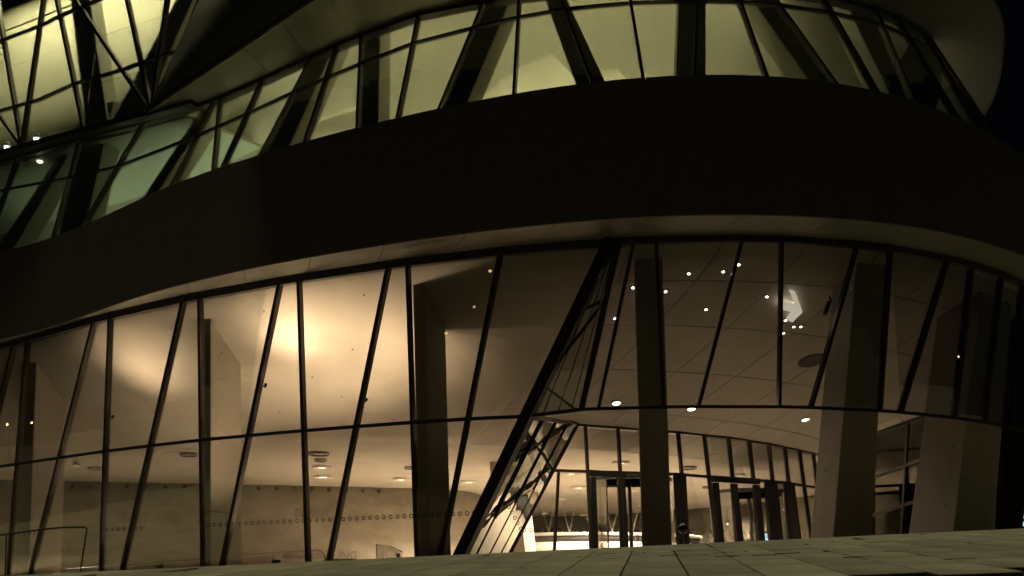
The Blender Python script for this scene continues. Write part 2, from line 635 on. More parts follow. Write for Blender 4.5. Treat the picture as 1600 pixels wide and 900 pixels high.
WLC = smooth_curve([(-28, 31.5), (-22, 32.2), (-15.5, 33.6), (-9.5, 34.7), (-3.75, 35.9), (-1.9, 36.6), (-1.2, 38.2), (-1.4, 42), (-1.5, 47), (1, 49.5), (6, 47), (10, 42.5), (12.3, 37), (13.0, 30)], n=160, sigma=2)
WL = Surf([at(WLC, 0), at(WLC, 6)])
backwall = part('lobby_wall', shell([at(WLC, z) for z in (FLOOR - 0.1, 2.0, CZ + 0.1)], [at(offset(WLC, 0.3), z) for z in (FLOOR - 0.1, 2.0, CZ + 0.1)]), M_WALL, smooth=True, label='curved concrete lobby wall with faint lettering')

# row of dark air nozzles under the ceiling
for x, y in [(112, 761), (140, 761), (168, 760.5), (198, 760), (228, 760), (258, 760.5), (288, 760.5), (318, 761), (348, 761.5), (377, 762), (404, 763), (432, 763), (460, 764), (487, 764), (514, 765), (541, 766), (567, 767), (592, 767.5)]:
    p, n = WL.hit(x, y)
    part('air_nozzle', lathe([(0.075, -0.02), (0.075, 0.03), (0.055, 0.035), (0.05, 0.012)], p, 14, n), M_RING, backwall)


def text_mesh(s, size, depth):
    cu = bpy.data.curves.new('lettering', 'FONT')
    cu.body = s
    cu.size = size
    cu.extrude = depth
    cu.resolution_u = 3
    o = bpy.data.objects.new('lettering', cu)
    COL.objects.link(o)
    dg = bpy.context.evaluated_depsgraph_get()
    me = bpy.data.meshes.new_from_object(o.evaluated_get(dg))
    bpy.data.objects.remove(o)
    bpy.data.curves.remove(cu)
    me.materials.clear()
    return me


def letter(s, x0, x1, y1, surf, m, parent, depth=0.012, lift=0.004):
    """lettering whose base line runs from picture point (x0, y1) to x1 on a surface"""
    a, n = surf.hit(x0, y1)
    b, _ = surf.cast(np.zeros(3), ray(x1, y1))
    n = n * [1, 1, 0]
    n /= np.linalg.norm(n)
    t = np.cross([0, 0, 1.0], n)
    me = text_mesh(s, 1.0, 0.0)
    wd = max(v.co.x for v in me.vertices) - min(v.co.x for v in me.vertices)
    sc = np.linalg.norm((b - a)[:2]) / wd
    dd = text_mesh(s, 1.0, depth / sc)
    bpy.data.meshes.remove(me)
    M = Matrix(((t[0] * sc, 0, n[0] * sc, a[0] + n[0] * (lift + depth)), (t[1] * sc, 0, n[1] * sc, a[1] + n[1] * (lift + depth)), (0, sc, 0, a[2]), (0, 0, 0, 1)))
    dd.transform(M)
    dd.materials.append(m)
    o = bpy.data.objects.new('lettering', dd)
    COL.objects.link(o)
    o.parent = parent
    w = Vector((0, 0, 0)); q = parent
    while q:
        w += q.location
        q = q.parent
    o.location = -w
    o['label'] = 'faint grey letters reading ' + s
    return o


for s, x0, x1, y1 in [('FORM', 459, 512, 809), ('BEGRENZUNG', 442, 556, 873), ('FASSUNG', 190, 272, 814), ('NUNG', 91, 148, 868), ('ORT', 207, 243, 897)]:
    letter(s, x0, x1, y1, WL, M_LETTER, backwall)

# ---- lower glazing: mullion lines traced on the leaning glass surface (top, transom, bottom)
lowm = [  # top px, bottom px, is it a raking one
    ((-62, 553), (-150, 900)), ((22, 533), (-68, 895)), ((42, 527), (12, 890)), ((147, 497), (47, 893)), ((171, 491), (157, 888)), ((287, 463), (190, 890)), ((311, 458), (316, 884)),
    ((438, 435), (346, 883)), ((466, 431), (480, 877)), ((608, 408), (513, 877)), ((636, 405), (651, 872)), ((783, 387), (688, 871)), ((956, 371), (717, 871))]
trans_px = [(-150, 719), (0, 709), (95, 700), (235, 690), (388, 680), (470, 673), (553, 667), (640, 662), (733, 655), (800, 652), (838, 650)]
tz = [LOW.hit(x, y)[0][2] for x, y in trans_px[1:]]
TRZ = float(np.median(tz))
skirt_px = [(905, 652), (1000, 642), (1090, 638), (1200, 635.5), (1283, 637), (1370, 639), (1433, 643), (1533, 655)]
sz = [LOW.hit(x, y)[0][2] for x, y in skirt_px]
SKZ = float(np.median(sz))
print('transom z', np.round(tz, 2), TRZ, 'skirt', np.round(sz, 2), SKZ, 'band', np.round(BANDZ[::25], 2))


def online(p, q, z):
    f = (z - p[2]) / (q[2] - p[2])
    return p + (q - p) * f


LT, LM, LB, LN = [], [], [], []
for tp, bt in lowm:
    if tp[0] < 0 or bt[0] < 0:
        a = LOW.cast(np.zeros(3), ray(*tp))[0]
        b, n = LOW.cast(np.zeros(3), ray(*bt))
    else:
        a = LOW.hit(*tp)[0]
        b, n = LOW.hit(*bt)
    LT.append(online(a, b, LIPZ + 0.02)); LM.append(online(a, b, TRZ)); LB.append(online(a, b, FLOOR - 0.05)); LN.append(n)


# the facade goes on to the left, out of the picture
_in2 = offset(INN, 0.15 * (LIPZ - FLOOR + 0.05))
_nn = normals(INN)
for k in range(60, 1, -5):
    a, b = np.array([*INN[k], LIPZ + 0.02]), np.array([*_in2[k], FLOOR - 0.05])
    if k % 2: b = b + np.array([*(_in2[k] - _in2[min(199, k + 3)]), 0])
    if b[0] < LB[0][0] - 0.4 and a[0] < LT[0][0] - 0.4:
        LT.insert(0, a); LB.insert(0, b); LM.insert(0, online(a, b, TRZ)); LN.insert(0, np.array([*_nn[k], -0.15]))


def chain(points, nrm_of, w, d, out=0.015):
    return merge(*[bar(points[i], points[i + 1], w, d, nrm_of, out) if not isinstance(nrm_of, list) else bar(points[i], points[i + 1], w, d, nrm_of[i], out) for i in range(len(points) - 1)])


lowf = part('lower_facade_head_rail', chain([p - [0, 0, 0.09] for p in LT], LN, 0.15, 0.16, 0.03), M_MULL)
part('transom', chain(LM, LN, 0.07, 0.07, 0.012), M_MULL, lowf)
part('sill', chain([p + [0, 0, 0.04] for p in LB], LN, 0.12, 0.12, 0.02), M_MULL, lowf)
for i in range(len(LT) - 1):
    last = i == len(LT) - 2
    wid = 0.07 if i % 2 else 0.085
    part('mullion', bar(LT[i], LB[i], wid, 0.1, LN[i], 0.03), M_MULL, lowf)
    for A, B in ((LT, LM), (LM, LB)):
        part('glass_pane', slab([A[i], A[i + 1], B[i + 1], B[i]], LN[i], 0.014), M_GLASS, lowf)
part('raking_beam', bar(LT[-1], LB[-1], 0.21, 0.2, LN[-1], 0.1), M_BLACK, lowf, label='thick black raking beam beside the entrance')

# printed safety rings on the lower glass
ring_me = bpy.data.meshes.new('safety_ring')
V, Fc = tube([(0.034 * math.cos(a), 0.034 * math.sin(a), 0) for a in np.linspace(0, 2 * math.pi, 18, endpoint=False)], 0.0085, 5, True)
ring_me.from_pydata([tuple(v) for v in V], [], Fc)
ring_me.materials.append(M_RING)


def put(o, p, n, parent):
    p = np.asarray(p, float)
    n = np.asarray(n, float)
    o.rotation_euler = Vector(n).to_track_quat('Z', 'Y').to_euler()
    w = Vector((0, 0, 0)); q = parent
    while q:
        w += q.location
        q = q.parent
    o.parent = parent
    o.location = Vector(p) - w


def ring(p, n, parent, k=1.0):
    o = bpy.data.objects.new('safety_ring', ring_me)
    COL.objects.link(o)
    put(o, np.asarray(p) + np.asarray(n) * 0.012, n, parent)
    o.scale = (k, k, 0.4)


x = 6.0
while x < 752:
    y = 835 - (x - 6) * 0.0455
    p, n = LOW.hit(x, y)
    if not (60 < x < 160 or 225 < x < 310):
        ring(p, n, lowf)
    x += 0.148 * FPX / p[1] * 0.93

# ---- glass skirt over the entrance
skm = [((968, 371), (906, 652)), ((992, 369), (934, 644)), ((1025, 368), (1037, 640)), ((1162, 367), (1091, 638)), ((1222, 367), (1218, 635.5)), ((1343, 375), (1268, 637)), ((1393, 381), (1376, 639)),
       ((1484, 398), (1409, 642)), ((1521, 408), (1493, 649)), ((1567, 423), (1540, 656)), ((1600, 436), (1580, 665))]
ST_, SB_, SN_ = [], [], []
for tp, bt in skm:
    a = LOW.hit(*tp)[0]
    b, n = LOW.hit(*bt)
    ST_.append(online(a, b, LIPZ + 0.02)); SB_.append(online(a, b, SKZ)); SN_.append(n)
# carry the skirt on round the right-hand end, out of the picture
for k in (165, 172, 179, 186):
    ST_.append(np.array([*INN[k], LIPZ + 0.02])); SB_.append(np.array([*offset(INN, 0.15 * (LIPZ - SKZ))[k], SKZ])); SN_.append(np.array([*normals(INN)[k], 0]))
_keep = [0]
for i in range(1, len(ST_)):
    if ST_[i][1] > ST_[_keep[-1]][1] - 3 and (i < 11 or ST_[i][1] > ST_[10][1] + 0.6):
        _keep.append(i)
ST_, SB_, SN_ = [ST_[i] for i in _keep], [SB_[i] for i in _keep], [SN_[i] for i in _keep]
skf = part('glass_skirt_head_rail', chain([p - [0, 0, 0.07] for p in ST_], SN_, 0.12, 0.14, 0.03), M_MULL)
part('bottom_rail', chain(SB_, SN_, 0.06, 0.07, 0.012), M_MULL, skf)
for i in range(len(ST_)):
    part('mullion', bar(ST_[i], SB_[i], 0.06 if i else 0.11, 0.1, SN_[i], 0.03), M_MULL, skf)
    if i < len(ST_) - 1:
        part('glass_pane', slab([ST_[i], ST_[i + 1], SB_[i + 1], SB_[i]], SN_[i], 0.014), M_GLASS, skf)
# the narrow triangle of glass between the raking beam and the first skirt mullion
LMb = LM[-1]
part('glass_pane', slab([LT[-1], ST_[0], SB_[0], LMb], SN_[0], 0.014), M_GLASS_REV, skf)
part('transom', bar(LMb, SB_[0], 0.07, 0.08, SN_[0], 0.012), M_MULL, skf)
for t in (0.3, 0.58, 0.82):
    part('joint_bar', bar(LT[-1] + (ST_[0] - LT[-1]) * (0.2 + 0.6 * t), LMb + (SB_[0] - LMb) * t, 0.016, 0.03, SN_[0], 0.02), M_MULL, skf)
part('strut', bar(LT[-1] + (LMb - LT[-1]) * 0.42, ST_[0] + (SB_[0] - ST_[0]) * 0.36, 0.06, 0.06, SN_[0], -0.05), M_MULL, skf)
part('strut', bar(LT[-1] + (LMb - LT[-1]) * 0.8, ST_[0] + (SB_[0] - ST_[0]) * 0.36, 0.06, 0.06, SN_[0], -0.05), M_MULL, skf)
part('strut', bar(LT[-1] + (LMb - LT[-1]) * 0.82, LMb + (SB_[0] - LMb) * 0.9, 0.05, 0.06, SN_[0], -0.05), M_MULL, skf)

# ---- entrance glazing, set back under the skirt
HEADZ = ENT.hit(1110, 745)[0][2]
entm = [((903, 663), (795, 869)), ((865 + 8, 738), (866, 868)), ((915, 664), (925, 864)), ((966, 668), (976, 861)), ((1021, 672), (1030, 858)), ((1060, 675), (1076, 855)), ((1101, 679), (1121, 852)), ((1139, 683), (1157, 850)), ((1171, 688), (1190, 848)), ((1202, 693), (1219, 846)), ((1227, 698), (1244, 845)), ((1250, 703), (1269, 843)), ((1272, 708), (1289, 841))]
EP = []
for tp, bt in entm:
    a = ENT.hit(*tp)[0]
    b, n = ENT.hit(*bt)
    EP.append((a, b, n))
ent_top = [ENT.hit(x, y)[0] for x, y in [(903, 663), (966, 668), (1060, 675), (1139, 683), (1202, 693), (1250, 703), (1285, 711)]]
ent_head = [ENT.hit(x, y)[0] for x, y in [(865, 735), (925, 737), (1000, 739), (1060, 741), (1110, 745), (1180, 750), (1225, 754), (1285, 763)]]
entf = part('entrance_head_rail', chain(ent_top, np.array([0, -1.0, 0]), 0.09, 0.14, 0.03), M_MULL)
part('transom', chain(ent_head, np.array([0, -1.0, 0]), 0.07, 0.1, 0.02), M_MULL, entf)
edge_a, edge_b = EP[0][0], online(EP[0][0], EP[0][1], FLOOR)
part('edge_mullion', bar(edge_a, edge_b, 0.07, 0.12, EP[0][2], 0.02), M_MULL, entf)
Et, Eb = [], []
for k, (a, b, n) in enumerate(EP[1:]):
    bt = online(a, b, FLOOR - 0.02)
    part('mullion', bar(a, online(a, b, HEADZ) if k in (6, 7, 8, 9) else bt, 0.065, 0.07, n, 0.03), M_MULL, entf)
    Et.append(a if k else online(a, b, HEADZ)); Eb.append(bt)
pts_t = [edge_a] + Et[1:]
for i in range(1, len(Et) - 1):
    part('glass_pane', slab([Et[i], Et[i + 1], Eb[i + 1], Eb[i]], EP[i + 1][2], 0.014), M_GLASS, entf)
part('glass_pane', slab([edge_a, Et[1], Eb[1], edge_b], EP[2][2], 0.014), M_GLASS, entf)
x = 819.0
while x < 1282:
    y = 828.5 + max(0, x - 930) * 0.012 + max(0, x - 1120) * 0.03
    p, n = ENT.hit(x, y)
    ring(p, n, entf, 1.15)
    x += 0.185 * FPX / p[1] * 0.95
rr = random.Random(5)
for cxp, cyp, cnt in ((992, 835, 9), (1178, 838, 16), (1202, 837, 7)):
    for k in range(cnt):
        p, n = ENT.hit(cxp + rr.uniform(-15, 15), cyp + rr.uniform(-6, 7))
        ring(p, n, entf, rr.uniform(0.8, 1.25))


letter('Mercedes Center', 1160, 1184, 845, ENT, M_RING, entf, depth=0.002, lift=0.02)


def ent_quad(q4, d=0.05, out=0.03):
    q = [ENT.hit(x, y) for x, y in q4]
    n = q[0][1]
    return prism([p + n * out for p, _ in q], [p - n * d for p, _ in q])


d1 = part('door_frame', ent_quad([(921, 734), (977, 738), (978, 747), (921, 744)]), M_BLACK, label='black door frame header left of the entrance column')
part('jamb', ent_quad([(923, 744.5), (930.5, 745), (936, 895), (928, 895)]), M_BLACK, d1)
part('jamb', ent_quad([(965, 747), (976, 747.5), (984, 893), (971, 893)]), M_BLACK, d1)
d2 = part('door_frame', ent_quad([(1053, 739), (1071, 740), (1079, 895), (1061, 895)]), M_BLACK, label='broad black door post right of the entrance column')
d3 = part('door_frame', ent_quad([(1112, 743), (1186, 748), (1187, 757), (1114, 753)]), M_BLACK, label='black double door frame header')
part('jamb', ent_quad([(1115, 754), (1122, 754.5), (1135, 890), (1126, 890)]), M_BLACK, d3)
part('jamb', ent_quad([(1143, 755.5), (1151, 756), (1166, 890), (1155, 890)]), M_BLACK, d3)
part('jamb', ent_quad([(1178, 757.5), (1186, 758), (1199, 890), (1188, 890)]), M_BLACK, d3)
d4 = part('door_frame', ent_quad([(1196, 749), (1213, 751), (1228, 888), (1206, 888)]), M_BLACK, label='broad black door post near the screen')
d5 = part('door_frame', ent_quad([(1226, 753), (1240, 755), (1256, 886), (1236, 886)]), M_BLACK, label='broad black door post near the leaning column')

# ---- the folded glass reveal between raking beam and entrance
A0, B0 = LM[-1], LB[-1]
A1, B1 = edge_a, edge_b


def rev(u, v):
    return (A0 + (B0 - A0) * v) * (1 - u) + (A1 + (B1 - A1) * v) * u


revf = part('reveal_frame', bar(A0, A1, 0.08, 0.08, (0.3, -0.8, -0.3)), M_MULL)
nrev = np.cross(rev(1, .5) - rev(0, .5), rev(.5, 1) - rev(.5, 0))
nrev /= np.linalg.norm(nrev)
if nrev @ np.array([1, -0.6, 0]) < 0:
    nrev = -nrev
us = [0, 0.27, 0.52, 0.76, 1.0]
ks = [0, 0.36, 0.71, 1.08]


def rv(u, k):
    return min(1.0, max(0.0, k + 0.33 * (1 - u)))


for i in range(4):
    for j in range(-1, 3):
        k0, k1 = (-0.4 if j < 0 else ks[j]), ks[j + 1]
        q = [rev(us[i], rv(us[i], k0)), rev(us[i + 1], rv(us[i + 1], k0)), rev(us[i + 1], rv(us[i + 1], k1)), rev(us[i], rv(us[i], k1))]
        if np.linalg.norm(q[0] - q[3]) < 0.02 and np.linalg.norm(q[1] - q[2]) < 0.02:
            continue
        dl = nrev * random.uniform(-0.02, 0.02)
        q = [p + (c - p) * 0.004 for p, c in zip(q, [sum(q) / 4] * 4)]
        if np.linalg.norm(q[1] - q[2]) < 0.02: q = [q[0], q[1], q[3]]
        elif np.linalg.norm(q[0] - q[3]) < 0.02: q = [q[0], q[1], q[2]]
        part('glass_pane', slab([p + dl for p in q], nrev, 0.014), M_GLASS_REV, revf)
for u in us[1:-1]:
    part('joint_bar', bar(rev(u, 0.01), rev(u, 0.99), 0.018, 0.03, nrev, 0.03), M_MULL, revf)
for k in ks[:3]:
    a, b = rev(0, rv(0, k)), rev(1, rv(1, k))
    part('transom', bar(a, b, 0.1, 0.12, nrev, -0.03), M_MULL, revf)
part('strut', bar(rev(0.05, 0.42), rev(0.62, 0.02), 0.07, 0.1, nrev, -0.05), M_MULL, revf)
part('strut', bar(rev(1.0, 0.33), rev(0.72, 0.02), 0.06, 0.1, nrev, -0.05), M_MULL, revf)
part('strut', bar(LT[-1], A1, 0.09, 0.12, (0, -1, 0)), M_MULL, revf)

# ---- right-hand side glazing under the skirt
sfr = part('side_glazing_frame', bar(SIDE.hit(1366, 678)[0], SIDE.hit(1500, 630)[0], 0.08, 0.1, (-1, -0.1, 0), 0.02), M_MULL)
for a, b in (((1364, 747), (1500, 694)), ((1360, 807), (1500, 759)), ((1358, 868), (1500, 826))):
    part('transom', bar(SIDE.hit(*a)[0], SIDE.hit(*b)[0], 0.08, 0.1, (-1, -0.1, 0), 0.02), M_MULL, sfr)
for a, b in (((1419, 659), (1409, 838)), ((1366, 678), (1358, 850)), ((1500, 630), (1485, 830))):
    pa, pb = SIDE.hit(*a)[0], SIDE.hit(*b)[0]
    part('mullion', bar(pa, online(pa, pb, FLOOR), 0.09, 0.12, (-1, -0.1, 0), 0.03), M_MULL, sfr)
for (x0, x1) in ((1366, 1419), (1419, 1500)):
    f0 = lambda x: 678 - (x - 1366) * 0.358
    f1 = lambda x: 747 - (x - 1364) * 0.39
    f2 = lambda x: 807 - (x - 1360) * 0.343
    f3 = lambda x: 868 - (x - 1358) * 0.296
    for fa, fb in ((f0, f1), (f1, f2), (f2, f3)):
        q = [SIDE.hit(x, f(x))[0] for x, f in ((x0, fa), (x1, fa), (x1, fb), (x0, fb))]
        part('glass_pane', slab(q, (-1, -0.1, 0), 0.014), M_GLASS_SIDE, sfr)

# ---- leaning concrete columns behind the lower glass


def column(l_top, r_top, l_bot, r_bot, depth, surf, zt, zb, m, name='column', parent=None, label=None):
    f = []
    for t, b in ((l_top, l_bot), (r_top, r_bot)):
        a, n = surf.hit(*t)
        c, n2 = surf.hit(*b)
        f.append((online(a, c, zt), online(a, c, zb)))
    t = f[1][1] - f[0][1]
    inw = np.array([-t[1], t[0], 0.0])
    inw /= np.linalg.norm(inw)
    if inw[1] < 0: inw = -inw
    inw = inw * depth
    q = [f[0][0], f[1][0], f[1][1], f[0][1]]
    V, Fc = prism(q, [p + inw for p in q])
    o = part(name, (V, Fc), m, parent)
    bv = o.modifiers.new('edges', 'BEVEL')
    bv.width = 0.015
    bv.segments = 2
    if label: o['label'] = label
    return o


column((38, 527), (58, 523), (12, 890), (44, 890), 0.9, LOWC, 6.4, FLOOR - .05, M_LITC)
lit_col = column((313, 467), (329, 464), (317, 883), (329, 880), 0.95, LOWC, 6.4, FLOOR - .05, M_LITC, label='concrete column lit by warm light, part of it painted in')
_v = [np.array(v.co) for v in lit_col.data.vertices]
LCS = Surf([np.array([_v[1], _v[5]]), np.array([_v[2], _v[6]])])
for y in (552, 592, 617, 690, 740, 792, 845):
    p, n = LCS.cast(np.zeros(3), ray(346, y))
    if p is not None:
        part('tie_hole', lathe([(0.02, -0.01), (0.02, 0.003), (0.012, 0.004)], p, 8, n), M_RING, lit_col)
for x, y in [(267, 513), (569, 461), (551, 546), (384, 587), (488, 589), (613, 655), (727, 640), (797, 631), (437, 645), (110, 665), (246, 622), (412, 486), (534, 620), (690, 600), (205, 590)]:
    p, n = CEIL.hit(x, y)
    part('tie_hole', lathe([(0.022, -0.01), (0.022, 0.003), (0.012, 0.004)], p, 8, n), M_RING, vault)
column((644, 410), (662, 407), (655, 872), (672, 871), 1.0, LOWC, 6.4, FLOOR - .05, M_CONC)
column((990, 380), (1034, 378), (1004, 858), (1050, 856), 0.55, LOWC, 6.4, FLOOR - .05, M_CONC)
_c1 = column((1340, 390), (1386, 398), (1302, 842), (1363, 838), 0.8, LOWC, 6.3, FLOOR - .05, M_CONC, label='leaning concrete column right of the doors')
_c2 = column((1538, 430), (1584, 446), (1490, 830), (1553, 828), 1.0, LOWC, 6.2, FLOOR - .05, M_CONC)
for c_, pts_ in ((_c1, [(1296, 655), (1294, 700), (1291, 735), (1287, 775), (1283, 812)]), (_c2, [(1489, 697), (1484, 742), (1478, 790)])):
    _v = [np.array(v.co) for v in c_.data.vertices]
    FS = Surf([np.array([_v[0], _v[4]]), np.array([_v[3], _v[7]])])
    for x, y in pts_:
        p, n = FS.cast(np.zeros(3), ray(x, y))
        if p is not None:
            part('tie_hole', lathe([(0.018, -0.01), (0.018, 0.003), (0.01, 0.004)], p, 8, n), M_RING, c_)
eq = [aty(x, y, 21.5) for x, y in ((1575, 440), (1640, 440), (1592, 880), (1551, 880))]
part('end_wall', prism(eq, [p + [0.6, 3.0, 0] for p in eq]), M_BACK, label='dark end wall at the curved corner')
# interior pier behind the reveal
pq = [aty(x, y, 28.5) for x, y in ((763, 694), (800, 688), (826, 905), (778, 905))]
pr = part('pier', prism(pq, [p + [0.35, 1.2, 0] for p in pq]), M_CONC)
pq = [aty(x, y, 33.5) for x, y in ((1196, 736), (1222, 735), (1250, 900), (1232, 900))]
part('pier', prism(pq, [p + [0.6, 1.0, 0] for p in pq]), M_CONC)

# ---- the dark cladding band and its soffit lip
cum = np.r_[0, np.cumsum(np.linalg.norm(np.diff(LIP, axis=0), axis=1))]


def along(P, s, z=None):
    x, y = np.interp(s, cum, P[:, 0]), np.interp(s, cum, P[:, 1])
    return np.array([x, y])


def strip(P, s0, s1, n):
    return np.array([along(P, s) for s in np.linspace(s0, s1, n)])


LIPN = normals(LIP)


def lip_strip(s0, s1, n, inset):
    ss = np.linspace(s0, s1, n)
    p = np.array([along(LIP, s) for s in ss])
    nn = np.array([along(LIPN, s) for s in ss])
    zt = np.interp(ss, cum, BANDZ)
    return p - nn * inset, zt


p_, zt_ = lip_strip(0, cum[-1], 160, 0.05)
pb_, _ = lip_strip(0, cum[-1], 160, 0.3)
band = part('parapet_band', shell([at(p_, LIPZ + 0.02), at(p_, zt_ - 0.03)], [at(pb_, LIPZ + 0.02), at(pb_, zt_ - 0.03)]), M_BACK, smooth=True, label='broad near black cladding band between the storeys')
PL = 1.75
npan = int(cum[-1] / PL)
for i in range(npan):
    s0, s1 = i * PL + 0.004, (i + 1) * PL - 0.004
    a, zt = lip_strip(s0, s1, 5, 0.0)
    b, _ = lip_strip(s0, s1, 5, 0.045)
    part('cladding_panel', shell([at(a, LIPZ), at(a, zt - 0.72)], [at(b, LIPZ), at(b, zt - 0.72)]), M_BAND, band, smooth=False)
    part('cladding_panel', shell([at(a, zt - 0.712), at(a, zt)], [at(b, zt - 0.712), at(b, zt)]), M_BAND, band, smooth=False)
    # coping on top reaches back to the upper glass
soff_in = offset(resample(INN, 200), 0.12)
soff_out = offset(resample(LIP, 200), 0.05)
lipb = part('soffit_lip', shell([at(soff_out, LIPZ + 0.05), at(soff_in, LIPZ + 0.05)], [at(soff_out, LIPZ + 0.2), at(soff_in, LIPZ + 0.2)]), M_BACK, label='thin grey metal soffit under the dark band')
for i in range(npan):
    s0, s1 = i * PL * 199 / cum[-1] + 0.03, (i + 1) * PL * 199 / cum[-1] - 0.03
    ii = np.linspace(s0, s1, 5)
    a = np.column_stack([np.interp(ii, np.arange(200), soff_out[:, k]) for k in (0, 1)])
    b = np.column_stack([np.interp(ii, np.arange(200), soff_in[:, k]) for k in (0, 1)])
    part('soffit_panel', shell([at(a, LIPZ + 0.015), at(b, LIPZ + 0.015)], [at(a, LIPZ + 0.045), at(b, LIPZ + 0.045)]), M_SOFF, lipb)
e_, _ = lip_strip(0, cum[-1], 160, 0.02)
part('soffit_edge_trim', tube([np.array([x, y, LIPZ - 0.004]) for x, y in e_], 0.016, 5), M_GREY, lipb)

# coping and floor slabs of the upper storey
cop_in, _ = lip_strip(0, cum[-1], 160, 0.6)
part('coping', shell([at(p_, zt_ - 0.03), at(cop_in, zt_ - 0.12)], [at(p_, zt_ - 0.25), at(cop_in, zt_ - 0.3)]), M_BACK)
UF = 8.75
part('upper_floor_slab', shell([at(offset(_lt, 0.35), UF), at(FAR, UF)], [at(offset(_lt, 0.35), UF - 0.3), at(FAR, UF - 0.3)]), M_CEIL)

# ---- upper glazing
upm = [((-70, 262), (-130, 425)), ((33, 230), (-30, 402)), ((127, 205), (84, 365)), ((231, 178), (131, 349)), ((334, 156), (263, 300)), ((343, 153), (332, 274)), ((416, 108), (343, 270)), ((497, 70), (403, 249)), ((531, 53), (476, 222)), ((565, 38), (558, 195)),
       ((658, 0), (623, 173)), ((757, 0), (690, 161)), ((811, 0), (803, 144)), ((877, 0), (925, 127)), ((985, 0), (1005, 122)), ((1090, 0), (1085, 120)), ((1156, 0), (1200, 124)), ((1213, 0), (1310, 136)), ((1290, 0), (1374, 148)),
       ((1363, 0), (1430, 162)), ((1387, 0), (1497, 184)), ((1420, 0), (1543, 206)), ((1455, 34), (1583, 228))]
umid_px = [(0, 297), (113, 263), (290, 218), (340, 203), (400, 174), (457, 147), (510, 118), (563, 97), (647, 67), (743, 37), (800, 22), (878, 10), (983, 0), (1240, 6), (1300, 20), (1380, 42), (1447, 68)]
um = [UP.hit(x, y)[0] for x, y in umid_px]
UT_, UB_, UN_ = [], [], []
for tp, bt in upm:
    for back in range(0, 90, 3):       # near the rounded end the sight line only grazes the glass
        a = UP.cast(np.zeros(3), ray(tp[0] - back, tp[1]))[0]
        b, n = UP.cast(np.zeros(3), ray(bt[0] - back, bt[1]))
        if a is not None and b is not None: break
    else:
        continue
    UT_.append(online(a, b, Z12)); UB_.append(online(a, b, 8.9)); UN_.append(n)
_un = normals(UPB[:, :2])
for k in range(60, 1, -5):
    a, b = up_row(1.0, 0.25)[k], up_row(0.0, 0.25)[k if k % 2 else max(0, k - 4)]
    a, b = online(a, b, Z12), online(a, b, 8.9)
    if a[0] < UT_[0][0] - 0.4 and b[0] < UB_[0][0] - 0.4:
        UT_.insert(0, a); UB_.insert(0, b); UN_.insert(0, np.array([*_un[k], 0]))
uz = np.polyfit([p[0] for p in um], [p[2] for p in um], 4)
print('upper mid z', [round(float(p[2]), 2) for p in um])
UM_ = []
for a, b in zip(UT_, UB_):
    x = (a[0] + b[0]) / 2
    z = float(np.clip(np.polyval(uz, np.clip(x, -14, 9)), 10.0, 11.5))
    UM_.append(online(a, b, z))
upf = part('upper_facade_head_rail', chain([p - [0, 0, 0.05] for p in UT_], UN_, 0.14, 0.14, 0.03), M_MULL)
part('transom', chain(UM_, UN_, 0.05, 0.06, 0.012), M_MULL, upf)
for i in range(len(UT_)):
    part('mullion', bar(UT_[i], UB_[i], 0.06, 0.1, UN_[i], 0.03), M_MULL, upf)
    if i < len(UT_) - 1:
        for A, B in ((UT_, UM_), (UM_, UB_)):
            part('glass_pane', slab([A[i], A[i + 1], B[i + 1], B[i]], UN_[i], 0.014), M_GLASS_UP, upf)

# upper wall behind, floor-to-roof
UW = offset(resample(LIP, 200), 3.6)
upw = part('upper_wall', shell([at(UW, z) for z in (UF, 9.8, 12.4, 19.9)], [at(offset(UW, 0.3), z) for z in (UF, 9.8, 12.4, 19.9)]), M_UPW, smooth=True, label='pale gallery wall behind the upper glass')
# raking columns of the upper storey, dark against the lit wall
for lt, rt, lb, rb in [((497, 66), (529, 54), (404, 248), (450, 232)), ((567, 37), (594, 26), (562, 194), (591, 184)), ((760, 0), (797, 0), (690, 161), (732, 154)), ((858, 14), (892, 12), (900, 130), (945, 126)), ((1060, 0), (1103, 0), (1056, 121), (1103, 120)),
                       ((1176, 0), (1214, 3), (1268, 130), (1311, 137)), ((1320, 0), (1364, 0), (1393, 151), (1430, 163)), ((1402, 0), (1425, 10), (1508, 190), (1548, 210)), ((318, 163), (337, 160), (216, 318), (240, 308)), ((128, 208), (168, 198), (92, 362), (134, 348)), ((108, 214), (127, 206), (-10, 396), (22, 386))]:
    try:
        column(lt, rt, lb, rb, 0.5, UPC, 13.2, UF, M_UPC, 'upper_column')
    except ValueError as e:
        print('col miss', e)

# ---- upper band over the upper glass, its soffit and raking left end
OUT = smooth_curve([(-9.55, 22.5), (-9.39, 22.34), (-7.86, 20.9), (-5.81, 19.02), (-4.2, 17.5), (-2.2, 16.1), (0.5, 15.0), (4, 14.5), (7.5, 15.3), (10.23, 17.5), (11.5, 19.78), (12.35, 22.27), (12.7, 25.5), (12.7, 29.5)], n=140, sigma=2)
so = np.r_[0, np.cumsum(np.linalg.norm(np.diff(OUT, axis=0), axis=1))]
ZTOP = np.minimum(20.2, Z12 + 0.02 + so * 1.08)
ub = part('upper_band', shell([at(OUT, Z12 + 0.01), at(OUT, ZTOP)], [at(offset(OUT, 0.25), Z12 + 0.01), at(offset(OUT, 0.25), ZTOP)]), mat('upper_black_cladding', (0.02, 0.018, 0.017), 0.5), smooth=True, label='black upper cladding band with a raking end')
i0 = int(np.argmin(np.linalg.norm(T12 - np.array([-9.5, 22.48]), axis=1)))
IN12 = resample(offset(T12, 0.34)[i0:], 140)
ubs = part('upper_soffit', shell([at(OUT, Z12 + 0.06), at(IN12, Z12 + 0.06)], [at(OUT, Z12 + 0.2), at(IN12, Z12 + 0.2)]), M_BACK)
